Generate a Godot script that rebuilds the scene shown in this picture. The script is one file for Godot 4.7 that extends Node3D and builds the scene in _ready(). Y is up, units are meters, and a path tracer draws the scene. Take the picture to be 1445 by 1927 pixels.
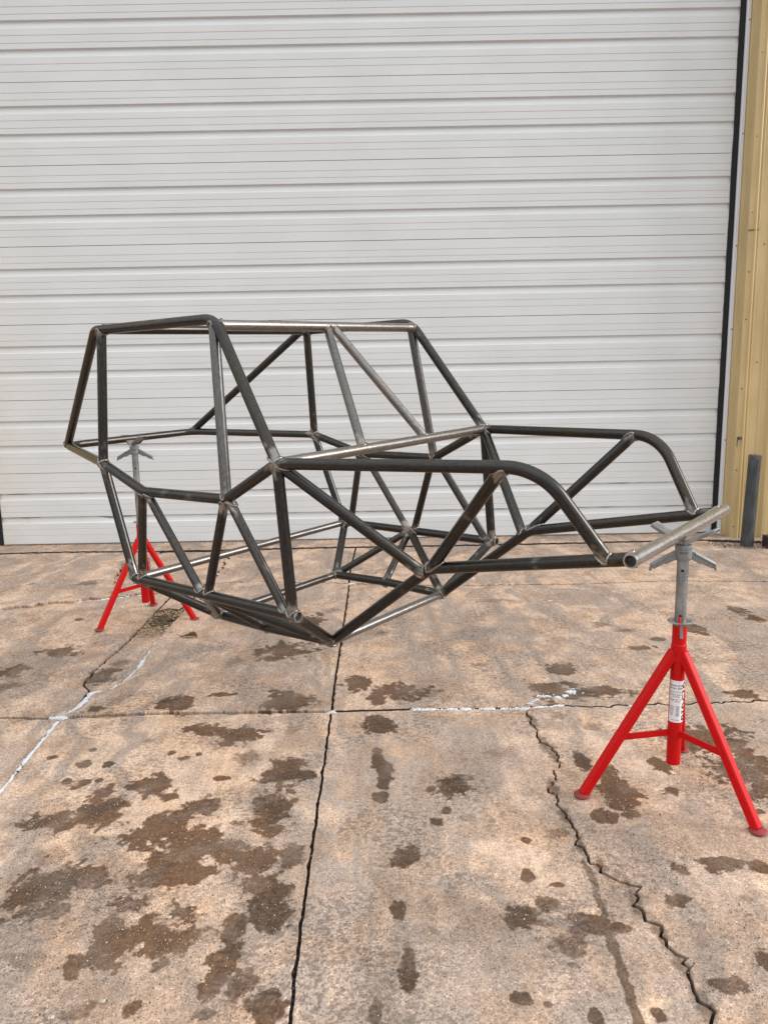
extends Node3D
# A bare tube chassis on two red pipe stands in front of a sectional garage door, on cracked wet concrete. Metres, y up, door along x.

const DOOR_Z := -6.95
const TUBE_R := 0.0222
const BRACE_R := 0.0195

var N := {}
var M := {}
var stains := []
var grain := FastNoiseLite.new()
var patch_noise := FastNoiseLite.new()
var edge_noise := FastNoiseLite.new()
var rng := RandomNumberGenerator.new()


func _ready() -> void:
	# ---- camera
	var cam := Camera3D.new()
	cam.name = "camera"
	add_child(cam)
	cam.transform = Transform3D(Basis(Vector3(0.99983, -0.01824, 0.0031), Vector3(0.0185, 0.9857, -0.16752), Vector3(0.0, 0.16754, 0.98586)).orthonormalized(), Vector3(0, 1.4548, 0))
	cam.fov = 69.07
	cam.near = 0.05
	cam.far = 400.0
	cam.current = true
	# ---- sky, sun, exposure
	var env := Environment.new()
	env.background_mode = Environment.BG_SKY
	var sky_mat := ProceduralSkyMaterial.new()
	sky_mat.sky_top_color = Color(0.955, 0.975, 0.985)
	sky_mat.sky_horizon_color = Color(0.68, 0.707, 0.735)
	sky_mat.sky_curve = 0.3
	sky_mat.sky_energy_multiplier = 1.12
	sky_mat.ground_bottom_color = Color(0.42, 0.38, 0.34)
	sky_mat.ground_horizon_color = Color(0.50, 0.47, 0.44)
	sky_mat.sun_angle_max = 25.0
	sky_mat.sun_curve = 0.12
	var sky := Sky.new()
	sky.sky_material = sky_mat
	env.sky = sky
	env.tonemap_mode = Environment.TONE_MAPPER_LINEAR
	env.tonemap_exposure = 1.3
	env.sdfgi_enabled = true
	env.ssao_enabled = true
	env.ssil_enabled = true
	var we := WorldEnvironment.new()
	we.name = "world_environment"
	we.environment = env
	add_child(we)
	var sun := DirectionalLight3D.new()
	sun.name = "sun"
	sun.light_color = Color(1.0, 0.98, 0.95)
	sun.light_energy = 0.75
	sun.light_angular_distance = 26.0
	sun.sky_mode = DirectionalLight3D.SKY_MODE_LIGHT_ONLY
	sun.shadow_enabled = true
	add_child(sun)
	sun.look_at_from_position(Vector3(9.0, 4.4, 1.1), Vector3.ZERO)

	rng.seed = 7
	grain.seed = 3
	grain.noise_type = FastNoiseLite.TYPE_SIMPLEX
	grain.fractal_type = FastNoiseLite.FRACTAL_NONE
	grain.frequency = 1.0
	patch_noise.seed = 11
	patch_noise.noise_type = FastNoiseLite.TYPE_SIMPLEX
	patch_noise.fractal_type = FastNoiseLite.FRACTAL_FBM
	patch_noise.fractal_octaves = 4
	patch_noise.frequency = 1.0
	edge_noise.seed = 5
	edge_noise.noise_type = FastNoiseLite.TYPE_SIMPLEX
	edge_noise.fractal_type = FastNoiseLite.FRACTAL_FBM
	edge_noise.fractal_octaves = 5
	edge_noise.fractal_gain = 0.6
	edge_noise.frequency = 1.0

	_make_materials()
	_build_ground()
	_build_door()
	_build_wall()
	_build_bollard()
	_build_chassis()
	_build_stands()
	_build_litter()


# ------------------------------------------------------------------ helpers
func srgb(r: float, g: float, b: float) -> Color:
	return Color(r, g, b).linear_to_srgb()


func plain(called: String, r: float, g: float, b: float, rough: float, metal := 0.0) -> StandardMaterial3D:
	var m := StandardMaterial3D.new()
	m.resource_name = called
	m.albedo_color = srgb(r, g, b)
	m.roughness = rough
	m.metallic = metal
	M[called] = m
	return m


func numbered(parent: Node, called: String) -> String:
	if not parent.has_node(called):
		return called
	var i := 1
	while parent.has_node("%s_%03d" % [called, i]):
		i += 1
	return "%s_%03d" % [called, i]


func thing(called: String, label: String, category: String, at := Vector3.ZERO, group := "") -> Node3D:
	var o := Node3D.new()
	o.name = numbered(self, called)
	o.position = at
	o.set_meta("label", label)
	o.set_meta("category", category)
	if group != "":
		o.set_meta("group", group)
	add_child(o, true)
	return o


func part(parent: Node, called: String, mesh: Mesh, m: Material, at := Vector3.ZERO) -> MeshInstance3D:
	var o := MeshInstance3D.new()
	o.name = numbered(parent, called)
	o.mesh = mesh
	o.material_override = m
	o.position = at
	parent.add_child(o, true)
	return o


func tag(o: Node, label: String, category: String, kind := "", group := "") -> Node:
	if label != "":
		o.set_meta("label", label)
	if category != "":
		o.set_meta("category", category)
	if kind != "":
		o.set_meta("kind", kind)
	if group != "":
		o.set_meta("group", group)
	return o


func st_new() -> SurfaceTool:
	var st := SurfaceTool.new()
	st.begin(Mesh.PRIMITIVE_TRIANGLES)
	return st


func quad(st: SurfaceTool, a: Vector3, b: Vector3, c: Vector3, d: Vector3) -> void:
	# a b c d seen clockwise from the front
	var n := (c - a).cross(b - a).normalized()
	for p in [a, b, c, a, c, d]:
		st.set_normal(n)
		st.set_uv(Vector2(p.x + p.z, p.y))
		st.add_vertex(p)


func tri(st: SurfaceTool, a: Vector3, b: Vector3, c: Vector3) -> void:
	var n := (c - a).cross(b - a).normalized()
	for p in [a, b, c]:
		st.set_normal(n)
		st.set_uv(Vector2(p.x + p.z, p.y))
		st.add_vertex(p)


func box(st: SurfaceTool, t: Transform3D, size: Vector3, c := 0.002) -> void:
	# a box with chamfered edges
	var h := size * 0.5
	c = minf(c, minf(h.x, minf(h.y, h.z)) * 0.8)
	var P := func(x: float, y: float, z: float) -> Vector3: return t * Vector3(x, y, z)
	for ax in 3:
		for s: float in [-1.0, 1.0]:
			var q := []
			for k in [[-1, -1], [-1, 1], [1, 1], [1, -1]]:
				var v := Vector3.ZERO
				v[ax] = h[ax] * s
				v[(ax + 1) % 3] = (h[(ax + 1) % 3] - c) * k[0]
				v[(ax + 2) % 3] = (h[(ax + 2) % 3] - c) * k[1]
				q.append(P.call(v.x, v.y, v.z))
			if s > 0.0:
				quad(st, q[0], q[1], q[2], q[3])
			else:
				quad(st, q[3], q[2], q[1], q[0])
		# chamfers along axis ax
		for k in [[-1, -1], [-1, 1], [1, 1], [1, -1]]:
			var q2 := []
			for e in [[-1.0, 0], [1.0, 0], [1.0, 1], [-1.0, 1]]:
				var v2 := Vector3.ZERO
				v2[ax] = (h[ax] - c) * e[0]
				v2[(ax + 1) % 3] = (h[(ax + 1) % 3] - (c if e[1] == 1 else 0.0)) * k[0]
				v2[(ax + 2) % 3] = (h[(ax + 2) % 3] - (0.0 if e[1] == 1 else c)) * k[1]
				q2.append(P.call(v2.x, v2.y, v2.z))
			if k[0] * k[1] > 0:
				quad(st, q2[0], q2[1], q2[2], q2[3])
			else:
				quad(st, q2[3], q2[2], q2[1], q2[0])
	for sx in [-1.0, 1.0]:
		for sy in [-1.0, 1.0]:
			for sz in [-1.0, 1.0]:
				var a = P.call(h.x * sx, (h.y - c) * sy, (h.z - c) * sz)
				var b = P.call((h.x - c) * sx, h.y * sy, (h.z - c) * sz)
				var d = P.call((h.x - c) * sx, (h.y - c) * sy, h.z * sz)
				if sx * sy * sz > 0.0:
					tri(st, a, d, b)
				else:
					tri(st, a, b, d)


func frame_for(d: Vector3) -> Array:
	var ref := Vector3.UP if absf(d.y) < 0.9 else Vector3.RIGHT
	var u := d.cross(ref).normalized()
	return [u, d.cross(u).normalized()]


func sweep(st: SurfaceTool, path: PackedVector3Array, radii: PackedFloat32Array, sides := 20, closed := false, colors := PackedColorArray(), wobble := 0.0, v0 := 0.0) -> void:
	# a round tube along a path, with parallel-transported rings
	var n := path.size()
	var tang := PackedVector3Array()
	for i in n:
		var a := path[(i - 1 + n) % n] if closed else path[maxi(i - 1, 0)]
		var b := path[(i + 1) % n] if closed else path[mini(i + 1, n - 1)]
		tang.append((b - a).normalized())
	var u: Vector3 = frame_for(tang[0])[0]
	var base := st.get_meta("count") if st.has_meta("count") else 0
	var rows := n + (1 if closed else 0)
	var v := v0
	var u_first := u
	for i in rows:
		var k := i % n
		var t := tang[k]
		u = (u - t * u.dot(t)).normalized()
		if closed and i == n:
			u = u_first
		var w := t.cross(u)
		if i > 0:
			v += path[k].distance_to(path[(i - 1) % n])
		for j in sides + 1:
			var an := TAU * j / sides
			var dir := u * cos(an) + w * sin(an)
			var r := radii[k]
			if wobble > 0.0:
				r *= 1.0 + wobble * grain.get_noise_3dv((path[k] + dir * r) * 160.0)
			st.set_normal(dir)
			st.set_uv(Vector2(float(j) / sides, v))
			if colors.size() > 0:
				var cc := colors[k]
				st.set_color(cc)
			st.add_vertex(path[k] + dir * r)
	for i in rows - 1:
		for j in sides:
			var a2: int = base + i * (sides + 1) + j
			var b2: int = a2 + sides + 1
			for x in [a2, b2, a2 + 1, b2, b2 + 1, a2 + 1]:
				st.add_index(x)
	st.set_meta("count", base + rows * (sides + 1))


func lathe(st: SurfaceTool, prof: Array, at := Transform3D(), sides := 32, smooth := false) -> void:
	# prof: [radius, height] pairs upwards along local y, turned; flat-shaded between profile points unless smooth
	for i in prof.size() - 1:
		var r0: float = prof[i][0]
		var y0: float = prof[i][1]
		var r1: float = prof[i + 1][0]
		var y1: float = prof[i + 1][1]
		var sl := Vector2(y1 - y0, r0 - r1).normalized()
		for j in sides:
			var a0 := TAU * j / sides
			var a1 := TAU * (j + 1) / sides
			var d0 := Vector3(cos(a0), 0, sin(a0))
			var d1 := Vector3(cos(a1), 0, sin(a1))
			var p := [d0 * r0 + Vector3.UP * y0, d0 * r1 + Vector3.UP * y1, d1 * r1 + Vector3.UP * y1, d1 * r0 + Vector3.UP * y0]
			var nn := [d0 * sl.x + Vector3.UP * sl.y, d0 * sl.x + Vector3.UP * sl.y, d1 * sl.x + Vector3.UP * sl.y, d1 * sl.x + Vector3.UP * sl.y]
			var uv := [Vector2(float(j) / sides, y0), Vector2(float(j) / sides, y1), Vector2(float(j + 1) / sides, y1), Vector2(float(j + 1) / sides, y0)]
			for k in [0, 3, 2, 0, 2, 1]:
				st.set_normal((at.basis * nn[k]).normalized())
				st.set_uv(uv[k])
				st.add_vertex(at * p[k])


func along(a: Vector3, b: Vector3) -> Transform3D:
	# local y from a towards b, origin at a
	var y := (b - a).normalized()
	var f := frame_for(y)
	return Transform3D(Basis(f[0], y, f[0].cross(y)), a)


func noise_image(size: int, fn: Callable) -> Image:
	var data := PackedByteArray()
	data.resize(size * size)
	for y in size:
		for x in size:
			data[y * size + x] = clampi(int(fn.call(x, y) * 255.0), 0, 255)
	return Image.create_from_data(size, size, false, Image.FORMAT_L8, data)


func noise_tex(freq: float, seed_value: int, lo: Color, hi: Color, size := 256, octaves := 4, normal := false, bump := 2.0) -> NoiseTexture2D:
	var n := FastNoiseLite.new()
	n.seed = seed_value
	n.frequency = freq
	n.fractal_octaves = octaves
	var t := NoiseTexture2D.new()
	t.noise = n
	t.width = size
	t.height = size
	t.seamless = true
	t.as_normal_map = normal
	t.bump_strength = bump
	if not normal:
		var g := Gradient.new()
		g.set_color(0, lo)
		g.set_color(1, hi)
		t.color_ramp = g
	return t


# ------------------------------------------------------------------ materials
func _make_materials() -> void:
	# steel with a streak along the tube: u round the tube, v along it in metres
	var streak := FastNoiseLite.new()
	streak.seed = 21
	streak.frequency = 1.0
	var w := 256
	var h := 1024
	var img := Image.create(w, h, false, Image.FORMAT_RGB8)
	var rough := Image.create(w, h, false, Image.FORMAT_L8)
	for y in h:
		for x in w:
			var a := TAU * x / w
			var cx := cos(a)
			var sy := sin(a)
			var yy := TAU * y / h
			var lines := streak.get_noise_3d(cx * 7.0, sy * 7.0, 3.0 * sin(yy)) * 0.5 + streak.get_noise_3d(cx * 18.0, sy * 18.0, 6.0 * cos(yy)) * 0.35
			var blot := patch_noise.get_noise_3d(cx * 1.6 + 9.0, sy * 1.6, 7.0 * sin(yy)) + 0.4 * patch_noise.get_noise_3d(cx * 4.0, sy * 4.0 + 4.0, 9.0 * sin(yy + 0.4))
			var t := clampf(0.90 + 0.05 * lines + 0.09 * blot, 0.55, 1.0)
			img.set_pixel(x, y, Color(t, t * (0.985 + 0.03 * blot), t * (0.97 + 0.05 * blot)))
			var rr := clampf(0.88 + 0.10 * blot + 0.05 * lines, 0.6, 1.0)
			rough.set_pixel(x, y, Color(rr, rr, rr))
	var steel_tex := ImageTexture.create_from_image(img)
	var steel_rough := ImageTexture.create_from_image(rough)
	var steel := plain("mill_steel", 1, 1, 1, 0.33, 0.85)
	steel.vertex_color_use_as_albedo = true
	steel.albedo_texture = steel_tex
	steel.roughness_texture = steel_rough
	steel.uv1_scale = Vector3(1, 1.0, 1)
	plain("weld", 0.42, 0.40, 0.38, 0.32, 0.9)
	var weld: StandardMaterial3D = M.weld
	weld.vertex_color_use_as_albedo = true
	plain("plug", 0.05, 0.05, 0.052, 0.6, 0.4)
	var red := plain("red_paint", 0.53, 0.004, 0.005, 0.45)
	red.albedo_texture = noise_tex(0.03, 31, Color(0.80, 0.76, 0.76), Color(1, 1, 1), 512, 5)
	((red.albedo_texture as NoiseTexture2D).color_ramp as Gradient).set_offset(1, 0.30)
	red.uv1_triplanar = true
	red.uv1_scale = Vector3(3, 3, 3)
	red.metallic_specular = 0.3
	plain("foot_red", 0.24, 0.026, 0.026, 0.65)
	var zinc := plain("zinc", 0.46, 0.465, 0.465, 0.44, 0.75)
	zinc.albedo_texture = noise_tex(0.02, 33, Color(0.62, 0.62, 0.63), Color(1, 1, 1))
	zinc.uv1_triplanar = true
	zinc.uv1_scale = Vector3(4, 2, 4)
	var cast := plain("cast_grey", 0.29, 0.30, 0.30, 0.55, 0.45)
	cast.albedo_texture = noise_tex(0.05, 35, Color(0.8, 0.8, 0.8), Color(1, 1, 1))
	cast.uv1_triplanar = true
	cast.uv1_scale = Vector3(6, 6, 6)
	plain("dark_hole", 0.01, 0.01, 0.01, 0.9)
	plain("paper", 0.78, 0.78, 0.80, 0.5)
	plain("ink", 0.015, 0.015, 0.016, 0.6)
	plain("grey_ink", 0.22, 0.22, 0.23, 0.6)
	var door := plain("door_paint", 0.695, 0.70, 0.705, 0.5)
	door.albedo_texture = noise_tex(0.006, 41, Color(0.968, 0.968, 0.962), Color(1, 1, 1), 512, 5)
	door.uv1_triplanar = true
	door.uv1_world_triplanar = true
	door.uv1_scale = Vector3(0.35, 0.8, 0.35)
	plain("door_edge", 0.30, 0.29, 0.28, 0.6)
	plain("rail_brown", 0.17, 0.13, 0.095, 0.8)
	plain("rubber", 0.006, 0.006, 0.0065, 0.8)
	plain("white_trim", 0.72, 0.74, 0.78, 0.45)
	var tan_m := plain("tan_paint", 0.59, 0.435, 0.215, 0.48)
	tan_m.albedo_texture = noise_tex(0.008, 43, Color(0.91, 0.90, 0.87), Color(1, 1, 1), 512, 5)
	tan_m.uv1_triplanar = true
	tan_m.uv1_world_triplanar = true
	tan_m.uv1_scale = Vector3(1.2, 0.35, 1.2)
	plain("dark_line", 0.05, 0.04, 0.03, 0.8)
	plain("rusty_screw", 0.13, 0.09, 0.055, 0.7)
	var bol := plain("bollard_grey", 0.085, 0.090, 0.098, 0.6)
	bol.albedo_texture = noise_tex(0.015, 45, Color(0.55, 0.54, 0.53), Color(1.0, 1.0, 1.0), 512, 5)
	bol.uv1_triplanar = true
	bol.uv1_scale = Vector3(5, 0.9, 5)
	var cap := plain("old_concrete", 0.30, 0.25, 0.21, 0.95)
	cap.albedo_texture = noise_tex(0.06, 47, Color(0.5, 0.48, 0.46), Color(1, 1, 1))
	cap.uv1_triplanar = true
	cap.uv1_scale = Vector3(4, 4, 4)
	plain("brown_paint", 0.035, 0.018, 0.016, 0.6)
	var soil := plain("soil", 0.085, 0.055, 0.038, 0.95)
	soil.albedo_texture = noise_tex(0.03, 49, Color(0.35, 0.34, 0.33), Color(1, 1, 1), 512, 5)
	soil.uv1_triplanar = true
	soil.uv1_world_triplanar = true
	soil.uv1_scale = Vector3(1.5, 1.5, 1.5)
	plain("edge_dirt", 0.040, 0.027, 0.020, 0.95)
	var yard := plain("yard", 0.25, 0.195, 0.155, 0.95)
	yard.albedo_texture = noise_tex(0.01, 51, Color(0.6, 0.6, 0.6), Color(1, 1, 1), 512, 5)
	yard.uv1_triplanar = true
	yard.uv1_world_triplanar = true
	yard.uv1_scale = Vector3(0.3, 0.3, 0.3)
	var snow := plain("snow", 0.58, 0.60, 0.63, 0.85)
	snow.subsurf_scatter_enabled = true
	snow.subsurf_scatter_strength = 0.1
	plain("pale_stone", 0.50, 0.45, 0.38, 0.8)
	plain("straw", 0.30, 0.21, 0.10, 0.85)
	plain("leaf", 0.12, 0.075, 0.03, 0.75)
	plain("butt_paper", 0.6, 0.55, 0.48, 0.9)
	plain("butt_tip", 0.50, 0.24, 0.06, 0.9)
	var stone := plain("stone", 1, 1, 1, 0.85)
	stone.vertex_color_use_as_albedo = true


# ------------------------------------------------------------------ ground
func _stain(x: float, z: float, rx: float, rz: float, depth: float) -> void:
	stains.append([x, z, rx * (1.25 if rx > 0.045 and z > -3.1 else 1.1), rz * (1.25 if rx > 0.045 and z > -3.1 else 1.1), depth])


func _list_stains() -> void:
	_stain(-1.17, -2.35, 0.067, 0.058, 1)
	_stain(-1.01, -2.40, 0.068, 0.113, 1)
	_stain(-1.05, -2.55, 0.040, 0.045, 1)
	_stain(-0.88, -2.58, 0.066, 0.068, 1)
	_stain(-0.80, -2.49, 0.031, 0.032, 1)
	_stain(-0.67, -2.43, 0.051, 0.048, 1)
	_stain(-0.76, -2.29, 0.111, 0.098, 1)
	_stain(-0.63, -2.16, 0.122, 0.105, 1)
	_stain(-0.66, -2.06, 0.090, 0.056, 1)
	_stain(-1.09, -2.15, 0.062, 0.044, 0.5)
	_stain(-1.01, -2.00, 0.083, 0.101, 1)
	_stain(-0.93, -2.05, 0.065, 0.040, 1)
	_stain(-0.67, -1.81, 0.116, 0.092, 1)
	_stain(-0.77, -1.72, 0.067, 0.044, 1)
	_stain(-0.76, -1.92, 0.051, 0.031, 1)
	_stain(-0.96, -1.71, 0.058, 0.036, 0.5)
	_stain(-0.43, -1.81, 0.038, 0.092, 1)
	_stain(-0.45, -1.67, 0.038, 0.088, 1)
	_stain(-0.37, -1.64, 0.037, 0.061, 1)
	_stain(-0.45, -1.54, 0.035, 0.021, 1)
	_stain(-0.63, -1.56, 0.031, 0.034, 1)
	_stain(-0.75, -1.54, 0.033, 0.021, 1)
	_stain(-0.73, -1.57, 0.016, 0.013, 1)
	_stain(-0.40, -2.64, 0.073, 0.111, 1)
	_stain(-0.42, -2.44, 0.057, 0.117, 1)
	_stain(-0.39, -2.27, 0.025, 0.042, 1)
	_stain(-0.32, -2.14, 0.041, 0.065, 1)
	_stain(-0.41, -2.11, 0.060, 0.095, 1)
	_stain(-0.42, -3.01, 0.041, 0.061, 0.5)
	_stain(-0.05, -3.05, 0.070, 0.068, 1)
	_stain(-0.04, -2.75, 0.025, 0.086, 1)
	_stain(-0.02, -2.63, 0.030, 0.103, 1)
	_stain(-0.03, -2.47, 0.025, 0.042, 1)
	_stain(0.23, -2.54, 0.053, 0.070, 1)
	_stain(0.20, -2.38, 0.022, 0.026, 1)
	_stain(0.16, -2.31, 0.023, 0.028, 1)
	_stain(0.05, -2.13, 0.042, 0.065, 1)
	_stain(0.02, -1.88, 0.021, 0.039, 1)
	_stain(0.04, -1.66, 0.021, 0.076, 1)
	_stain(-0.04, -1.54, 0.016, 0.040, 1)
	_stain(-0.35, -1.98, 0.053, 0.090, 1)
	_stain(-0.34, -1.86, 0.051, 0.055, 1)
	_stain(-0.30, -1.56, 0.038, 0.053, 1)
	_stain(-0.99, -3.31, 0.081, 0.103, 1)
	_stain(-0.48, -3.29, 0.112, 0.101, 1)
	_stain(-0.54, -3.27, 0.050, 0.071, 1)
	_stain(-0.16, -3.50, 0.071, 0.080, 1)
	_stain(-0.05, -3.35, 0.043, 0.111, 1)
	_stain(0.08, -3.39, 0.145, 0.082, 1)
	_stain(0.88, -3.64, 0.076, 0.079, 1)
	_stain(0.79, -3.36, 0.138, 0.111, 1)
	_stain(1.00, -3.34, 0.120, 0.074, 1)
	_stain(1.30, -4.34, 0.051, 0.060, 0.7)
	_stain(1.39, -4.22, 0.068, 0.057, 0.7)
	_stain(1.83, -4.21, 0.077, 0.085, 1)
	_stain(2.26, -4.57, 0.066, 0.078, 1)
	_stain(2.27, -4.39, 0.057, 0.082, 1)
	_stain(1.54, -4.05, 0.053, 0.053, 1)
	_stain(1.41, -3.92, 0.081, 0.033, 1)
	_stain(1.66, -3.29, 0.068, 0.054, 1)
	_stain(-0.58, -3.96, 0.155, 0.135, 1)
	_stain(-0.47, -4.48, 0.080, 0.149, 1)
	_stain(-2.27, -5.54, 0.092, 0.080, 0.8)
	_stain(-1.87, -4.06, 0.118, 0.088, 1)
	_stain(-2.00, -3.76, 0.081, 0.084, 1)
	_stain(-1.92, -3.56, 0.068, 0.069, 0.7)
	_stain(-1.92, -3.80, 0.035, 0.023, 1)
	_stain(-1.49, -3.69, 0.073, 0.118, 1)
	_stain(-1.45, -3.86, 0.059, 0.081, 0.7)
	_stain(-2.00, -4.65, 0.035, 0.034, 1)
	_stain(-0.80, -3.82, 0.064, 0.071, 0.7)
	_stain(-0.80, -3.39, 0.057, 0.025, 1)
	_stain(-1.35, -3.24, 0.035, 0.029, 1)
	_stain(-0.78, -3.04, 0.089, 0.046, 1)
	_stain(-0.62, -2.98, 0.069, 0.079, 1)
	_stain(-0.67, -2.90, 0.040, 0.019, 1)
	_stain(-0.56, -2.77, 0.047, 0.052, 0.7)
	_stain(-1.22, -2.62, 0.018, 0.024, 1)
	_stain(-1.15, -2.61, 0.018, 0.023, 1)
	_stain(-1.17, -2.57, 0.016, 0.015, 1)
	_stain(-1.10, -2.62, 0.014, 0.020, 1)
	_stain(-1.21, -2.75, 0.026, 0.026, 1)
	_stain(-1.11, -2.74, 0.026, 0.026, 1)
	_stain(-1.36, -2.81, 0.026, 0.018, 1)
	_stain(-1.22, -2.87, 0.020, 0.019, 1)
	_stain(-0.88, -2.82, 0.020, 0.022, 1)
	_stain(-0.82, -2.78, 0.022, 0.018, 1)
	_stain(-0.77, -2.81, 0.015, 0.018, 1)
	_stain(-0.63, -2.62, 0.028, 0.020, 1)
	_stain(-1.01, -2.94, 0.036, 0.024, 0.6)
	_stain(0.41, -2.02, 0.021, 0.034, 1)
	_stain(0.49, -1.98, 0.023, 0.012, 1)
	_stain(0.37, -1.85, 0.050, 0.052, 1)
	_stain(0.44, -1.90, 0.027, 0.029, 1)
	_stain(0.47, -1.75, 0.046, 0.038, 1)
	_stain(0.54, -1.82, 0.038, 0.035, 1)
	_stain(0.62, -1.80, 0.023, 0.022, 1)
	_stain(0.31, -1.57, 0.024, 0.019, 1)
	_stain(0.37, -1.55, 0.014, 0.011, 1)
	_stain(0.46, -1.67, 0.023, 0.014, 0.6)
	_stain(0.51, -1.59, 0.035, 0.029, 0.6)
	_stain(0.47, -1.51, 0.018, 0.021, 1)
	_stain(0.87, -2.03, 0.027, 0.042, 1)
	_stain(0.81, -1.89, 0.036, 0.033, 1)
	_stain(1.01, -2.05, 0.051, 0.033, 1)
	_stain(1.12, -2.04, 0.032, 0.030, 1)
	_stain(1.01, -1.89, 0.027, 0.020, 0.6)
	_stain(0.95, -1.68, 0.027, 0.060, 1)
	_stain(0.81, -1.59, 0.049, 0.026, 1)
	_stain(0.62, -1.51, 0.020, 0.021, 1)
	_stain(0.81, -1.74, 0.028, 0.024, 0.6)
	_stain(0.75, -2.69, 0.027, 0.074, 1)
	_stain(0.83, -2.48, 0.057, 0.149, 1)
	_stain(0.74, -2.33, 0.050, 0.038, 1)
	_stain(1.30, -2.86, 0.124, 0.129, 1)
	_stain(1.36, -2.58, 0.101, 0.137, 1)
	_stain(1.04, -2.65, 0.040, 0.056, 1)
	_stain(1.02, -2.47, 0.041, 0.028, 1)
	_stain(0.55, -2.23, 0.045, 0.035, 0.8)
	_stain(0.44, -2.20, 0.021, 0.020, 1)
	_stain(0.76, -3.11, 0.051, 0.065, 0.6)
	_stain(0.87, -2.99, 0.036, 0.035, 0.5)
	_stain(0.46, -2.78, 0.063, 0.039, 0.4)
	_stain(0.27, -2.33, 0.029, 0.025, 0.4)
	_stain(-2.70, -5.54, 0.034, 0.032, 0.7)
	_stain(-1.28, -3.19, 0.049, 0.028, 0.5)
	_stain(0.74, -4.89, 0.107, 0.050, 0.5)
	_stain(1.58, -3.71, 0.082, 0.060, 0.4)
	_stain(0.48, -3.72, 0.039, 0.030, 0.5)
	_stain(1.25, -2.33, 0.025, 0.019, 1)
	_stain(-0.02, -4.27, 0.051, 0.049, 0.7)
	_stain(-0.37, -4.71, 0.070, 0.070, 0.5)
	for e in [[-0.95, -1.95, 0.28, 0.30], [-0.72, -1.72, 0.22, 0.25], [-0.45, -1.75, 0.16, 0.3], [-0.42, -2.2, 0.12, 0.28], [-1.1, -2.35, 0.2, 0.16], [0.30, -1.85, 0.22, 0.16], [0.72, -2.2, 0.25, 0.3], [0.9, -1.7, 0.2, 0.2], [-0.02, -1.75, 0.07, 0.3], [1.25, -2.55, 0.2, 0.2], [-1.9, -3.9, 0.3, 0.2], [0.2, -3.4, 0.2, 0.12]]:
		_stain(e[0], e[1], e[2], e[3], 0.28)
	for e in [[0.63, -3.05], [0.64, -2.85], [0.66, -2.76], [0.60, -2.52], [0.60, -2.33], [0.61, -2.18], [0.64, -2.05], [0.70, -1.95], [0.69, -1.87], [0.72, -1.77], [0.735, -1.66], [0.735, -1.55]]:
		_stain(e[0], e[1], 0.022, 0.075, 0.8)
	for e in [[0.60, -2.0], [0.594, -1.9], [0.587, -1.8], [0.579, -1.7], [0.572, -1.6], [0.567, -1.5]]:
		_stain(e[0], e[1], 0.012, 0.09, 0.9)


var _job := {}
var _lock := Mutex.new()


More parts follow.
